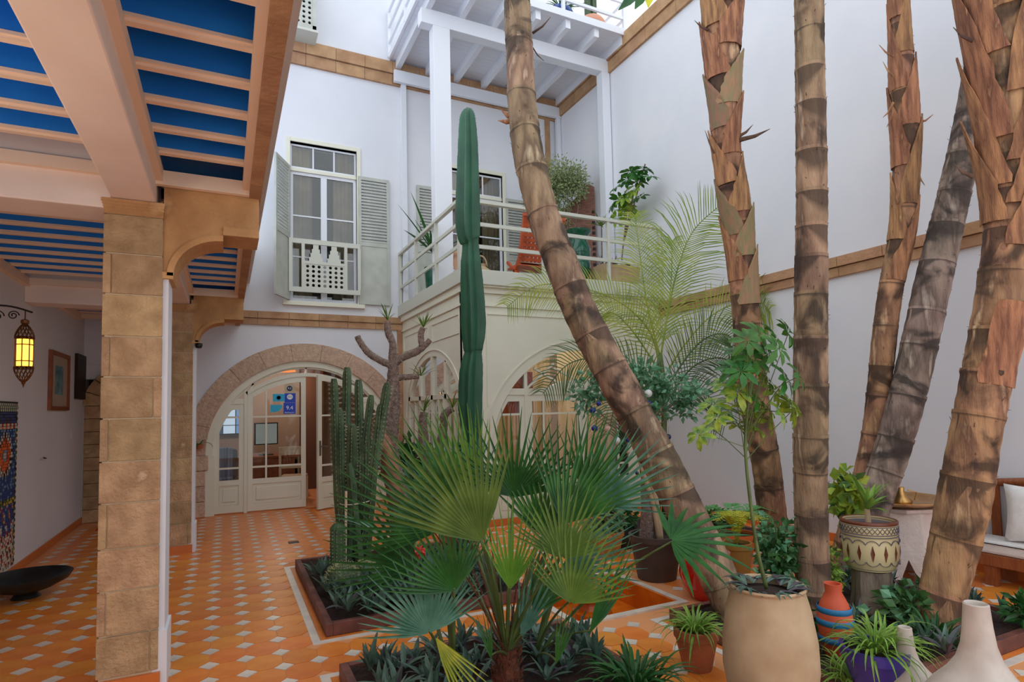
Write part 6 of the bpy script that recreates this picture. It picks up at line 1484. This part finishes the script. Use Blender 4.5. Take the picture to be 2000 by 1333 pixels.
# carved wood panel
t = thing('carved_wood_panel', 'reddish carved wooden panel leaning at the right end of the balcony', 'panel', (6.0, 9.3, BZ)); M['carved'] = mat('weathered_pink_wood', (164, 118, 102), .85, (130, 90, 76), 9, stretch=(1, 1, 5), bump=.5)
TT = lambda s, d, z: (5.72 + s * .75, 9.45 - s * .7 + d, z)
P0 = [(0, BZ), (.62, BZ), (.62, BZ + 2.2), (.5, BZ + 2.28), (.3, BZ + 2.05), (.12, BZ + 1.9), (0, BZ + 1.85)]
obj('board', MB(TT).prism(P0, 0, .05), M['carved'], t)
for s, z, r in ((.3, BZ + 1.45, .12), (.3, BZ + .8, .14)): obj('carved_boss', MB(lambda x, y, z_: TT(x, -.0 - z_, y)).lathe([(r, 0), (r * .9, .02), (r * .4, .03), (.01, .05)], (s, z, 0), 20), M['carved'], t)
for k in range(2):
    mb = MB(TT)
    for i in range(16): mb.box(.06 + (.5 * k), .1 + (.5 * k), -.02, 0, BZ + .2 + i * .1, BZ + .25 + i * .1)
    stuff(obj('stud_row', mb, M['iron'], t))
# small pots of plants on the balcony
def yucca(lab, c, h, n, L_, w_, pr, pm, ph, mm, stem=.02, name='potted_yucca', e=(.2, 1.4), droop=(.2, .9)):
    t = thing(name, lab, 'potted plant', c); pot(t, c, pr, pm, soil=(pr[2][0] * .88, ph - .03)); obj('stem', MB().tube([(c[0], c[1], c[2] + ph - .05), (c[0] + .02, c[1], c[2] + h)], stem), M['greybark'], t); clump(t, (c[0] + .02, c[1], c[2] + h), n, L_, w_, m_=mm, r0=.01, e=e, droop=droop); return t
yucca('spiky dark green yucca in a dark green pot behind the left railing of the balcony', (3.15, 9.45, BZ), .75, 17, .95, .075, taperpot(.11, .15, .5), M['greenglaze'], .5, M['deep'], e=(.3, 1.45), droop=(.1, .5))
yucca('small spiky dracaena with a thin bare stem on the balcony, left of the leafy one', (5.8, 8.3, BZ), 1.2, 18, .36, .03, taperpot(.08, .1, .25), M['terra'], .25, M['fanolive'], .012, 'potted_dracaena', (.4, 1.4), (.1, .5))
# leafy schefflera on balcony
t = thing('balcony_umbrella_tree', 'leafy light green umbrella tree leaning out at the right end of the balcony', 'potted tree', (5.95, 8.0, BZ)); pot(t, (5.95, 8.0, BZ), taperpot(.1, .14, .3), M['terra'], soil=(.12, .27))
for e in ((5.9, 7.5, 5.0), (5.95, 7.25, 5.4), (5.85, 7.6, 4.8)): obj('stem', MB().tube([(5.95, 8.0, BZ + .25), (5.97, 7.9, 4.3), e], .012), M['greybark'], t)
src = [o for o in st.children if o.name.startswith('leaf_cluster')][:2]; k = 0
for (x, y, kk) in [(1258, 330, 0), (1245, 340, 0), (1230, 335, 0), (1268, 345, 0), (1225, 350, 0), (1205, 365, 0), (1245, 355, 0), (1225, 375, 1), (1240, 370, 1), (1210, 390, 0), (1230, 395, 1), (1250, 385, 0), (1215, 410, 1), (1235, 412, 1), (1200, 400, 0), (1205, 425, 1), (1225, 405, 1), (1220, 385, 1), (1240, 345, 0)]:
    p = at(x, y, X=random.uniform(5.75, 6.0)); o = copypart(src[kk], t); o.location = p - t.location; o.rotation_euler = (random.uniform(.2, 1.1), random.uniform(-.6, .2), random.uniform(0, 6)); o.scale = (1.9,) * 3
t = thing('clay_jar', 'beige clay jar with a looped handle by the balcony door', 'jar', (3.72, 8.7, BZ)); mb = MB(); mb.lathe([(.08, 0), (.1, 0), (.17, .1), (.19, .22), (.15, .34), (.07, .4), (.08, .44), (.06, .44)], (3.72, 8.7, BZ), 32); obj('body', mb, M['sand'], t, smooth='auto'); obj('handle', MB().tube([(3.72 + .1 * cos(a), 8.7, BZ + .42 + .16 * sin(a)) for a in [pi * i / 12 for i in range(13)]], .014), M['sand'], t, smooth=True)
t = thing('terracotta_jug', 'tall terracotta jug inside the corner of the balcony railing', 'jar', (3.05, 7.75, BZ)); mb = MB(); mb.lathe([(.08, 0), (.1, 0), (.16, .15), (.15, .35), (.08, .5), (.09, .56), (.07, .56)], (3.05, 7.75, BZ), 32); obj('body', mb, mat('pink_clay', (206, 160, 132), .8), t, smooth='auto')
# upper balcony pots
UZ = 8.052
yucca('spiky plant in a round cobalt blue pot on the upper balcony', (5.12, 8.35, UZ), .38, 34, .5, .03, [(.1, 0), (.15, 0), (.24, .1), (.26, .2), (.22, .3), (.18, .34), (.16, .34), (.1, .3)], mat('cobalt_pot_glaze', (20, 66, 140), .25), .33, M['deep'], .03, 'blue_potted_yucca', (.0, 1.4), (.3, 1.2))
t = thing('potted_column_cactus', 'green column cactus in a round terracotta pot on the upper balcony', 'potted cactus', (5.8, 8.4, UZ)); pot(t, (5.8, 8.4, UZ), [(.1, 0), (.15, 0), (.25, .1), (.28, .2), (.24, .32), (.19, .38), (.17, .38), (.1, .33)], mat('salmon_clay', (222, 160, 132), .8), soil=(.17, .34))
for dx in (-.07, .06): pts = [(5.8 + dx, 8.4, UZ + .3 + i * .07) for i in range(16)]; obj('stem', ribtube(pts, .06, 6, .25, 36), M['cactus2'], t, smooth='auto')
# leaf of a crown hanging in from above
t = thing('hanging_leaf', 'broad green leaf hanging in at the top edge beside the upper balcony', 'leaf', atd(1255, -60, 6.0))
for (x0, y0, x1, y1, mm) in ((1290, -50, 1208, 20, 'deep'), (1280, -50, 1240, 18, 'deep'), (1272, -60, 1266, 15, 'yellowfern')):
    a, b = atd(x0, y0, 6.0), atd(x1, y1, 5.9); mb = MB(); mb.blade([a, a.lerp(b, .4), a.lerp(b, .8), b], [.03, .1, .09, .01], R2_, .2); obj('leaf_blade', mb, M[mm], t)

# added lanterns out of view, beside and behind the viewer, to light the gallery
for y, l in ((2.4, 'brass lantern added on the gallery wall beside the viewer'), (-.6, 'brass lantern added on the gallery wall behind the viewer')):
    dup(lt, Vector((ln.x, y, ln.z)), label='lit ' + l); point('lantern_light', (ln.x, y, ln.z + .29), 26, (1, .84, .68), .15)

t = thing('wall_plant', 'few long green leaves hanging by the left jamb of the arched door', 'plant', (-.36, 10.28, .85)); clump(t, (-.36, 10.26, 1.12), 5, .42, .045, m_=M['deep'], r0=.01, e=(.2, .9), droop=(2.2, 2.8)); obj('holder', MB().lathe([(.03, 0), (.05, .0), (.06, .07), (.05, .07)], (-.36, 10.29, 1.06), 16), M['terra'], t)
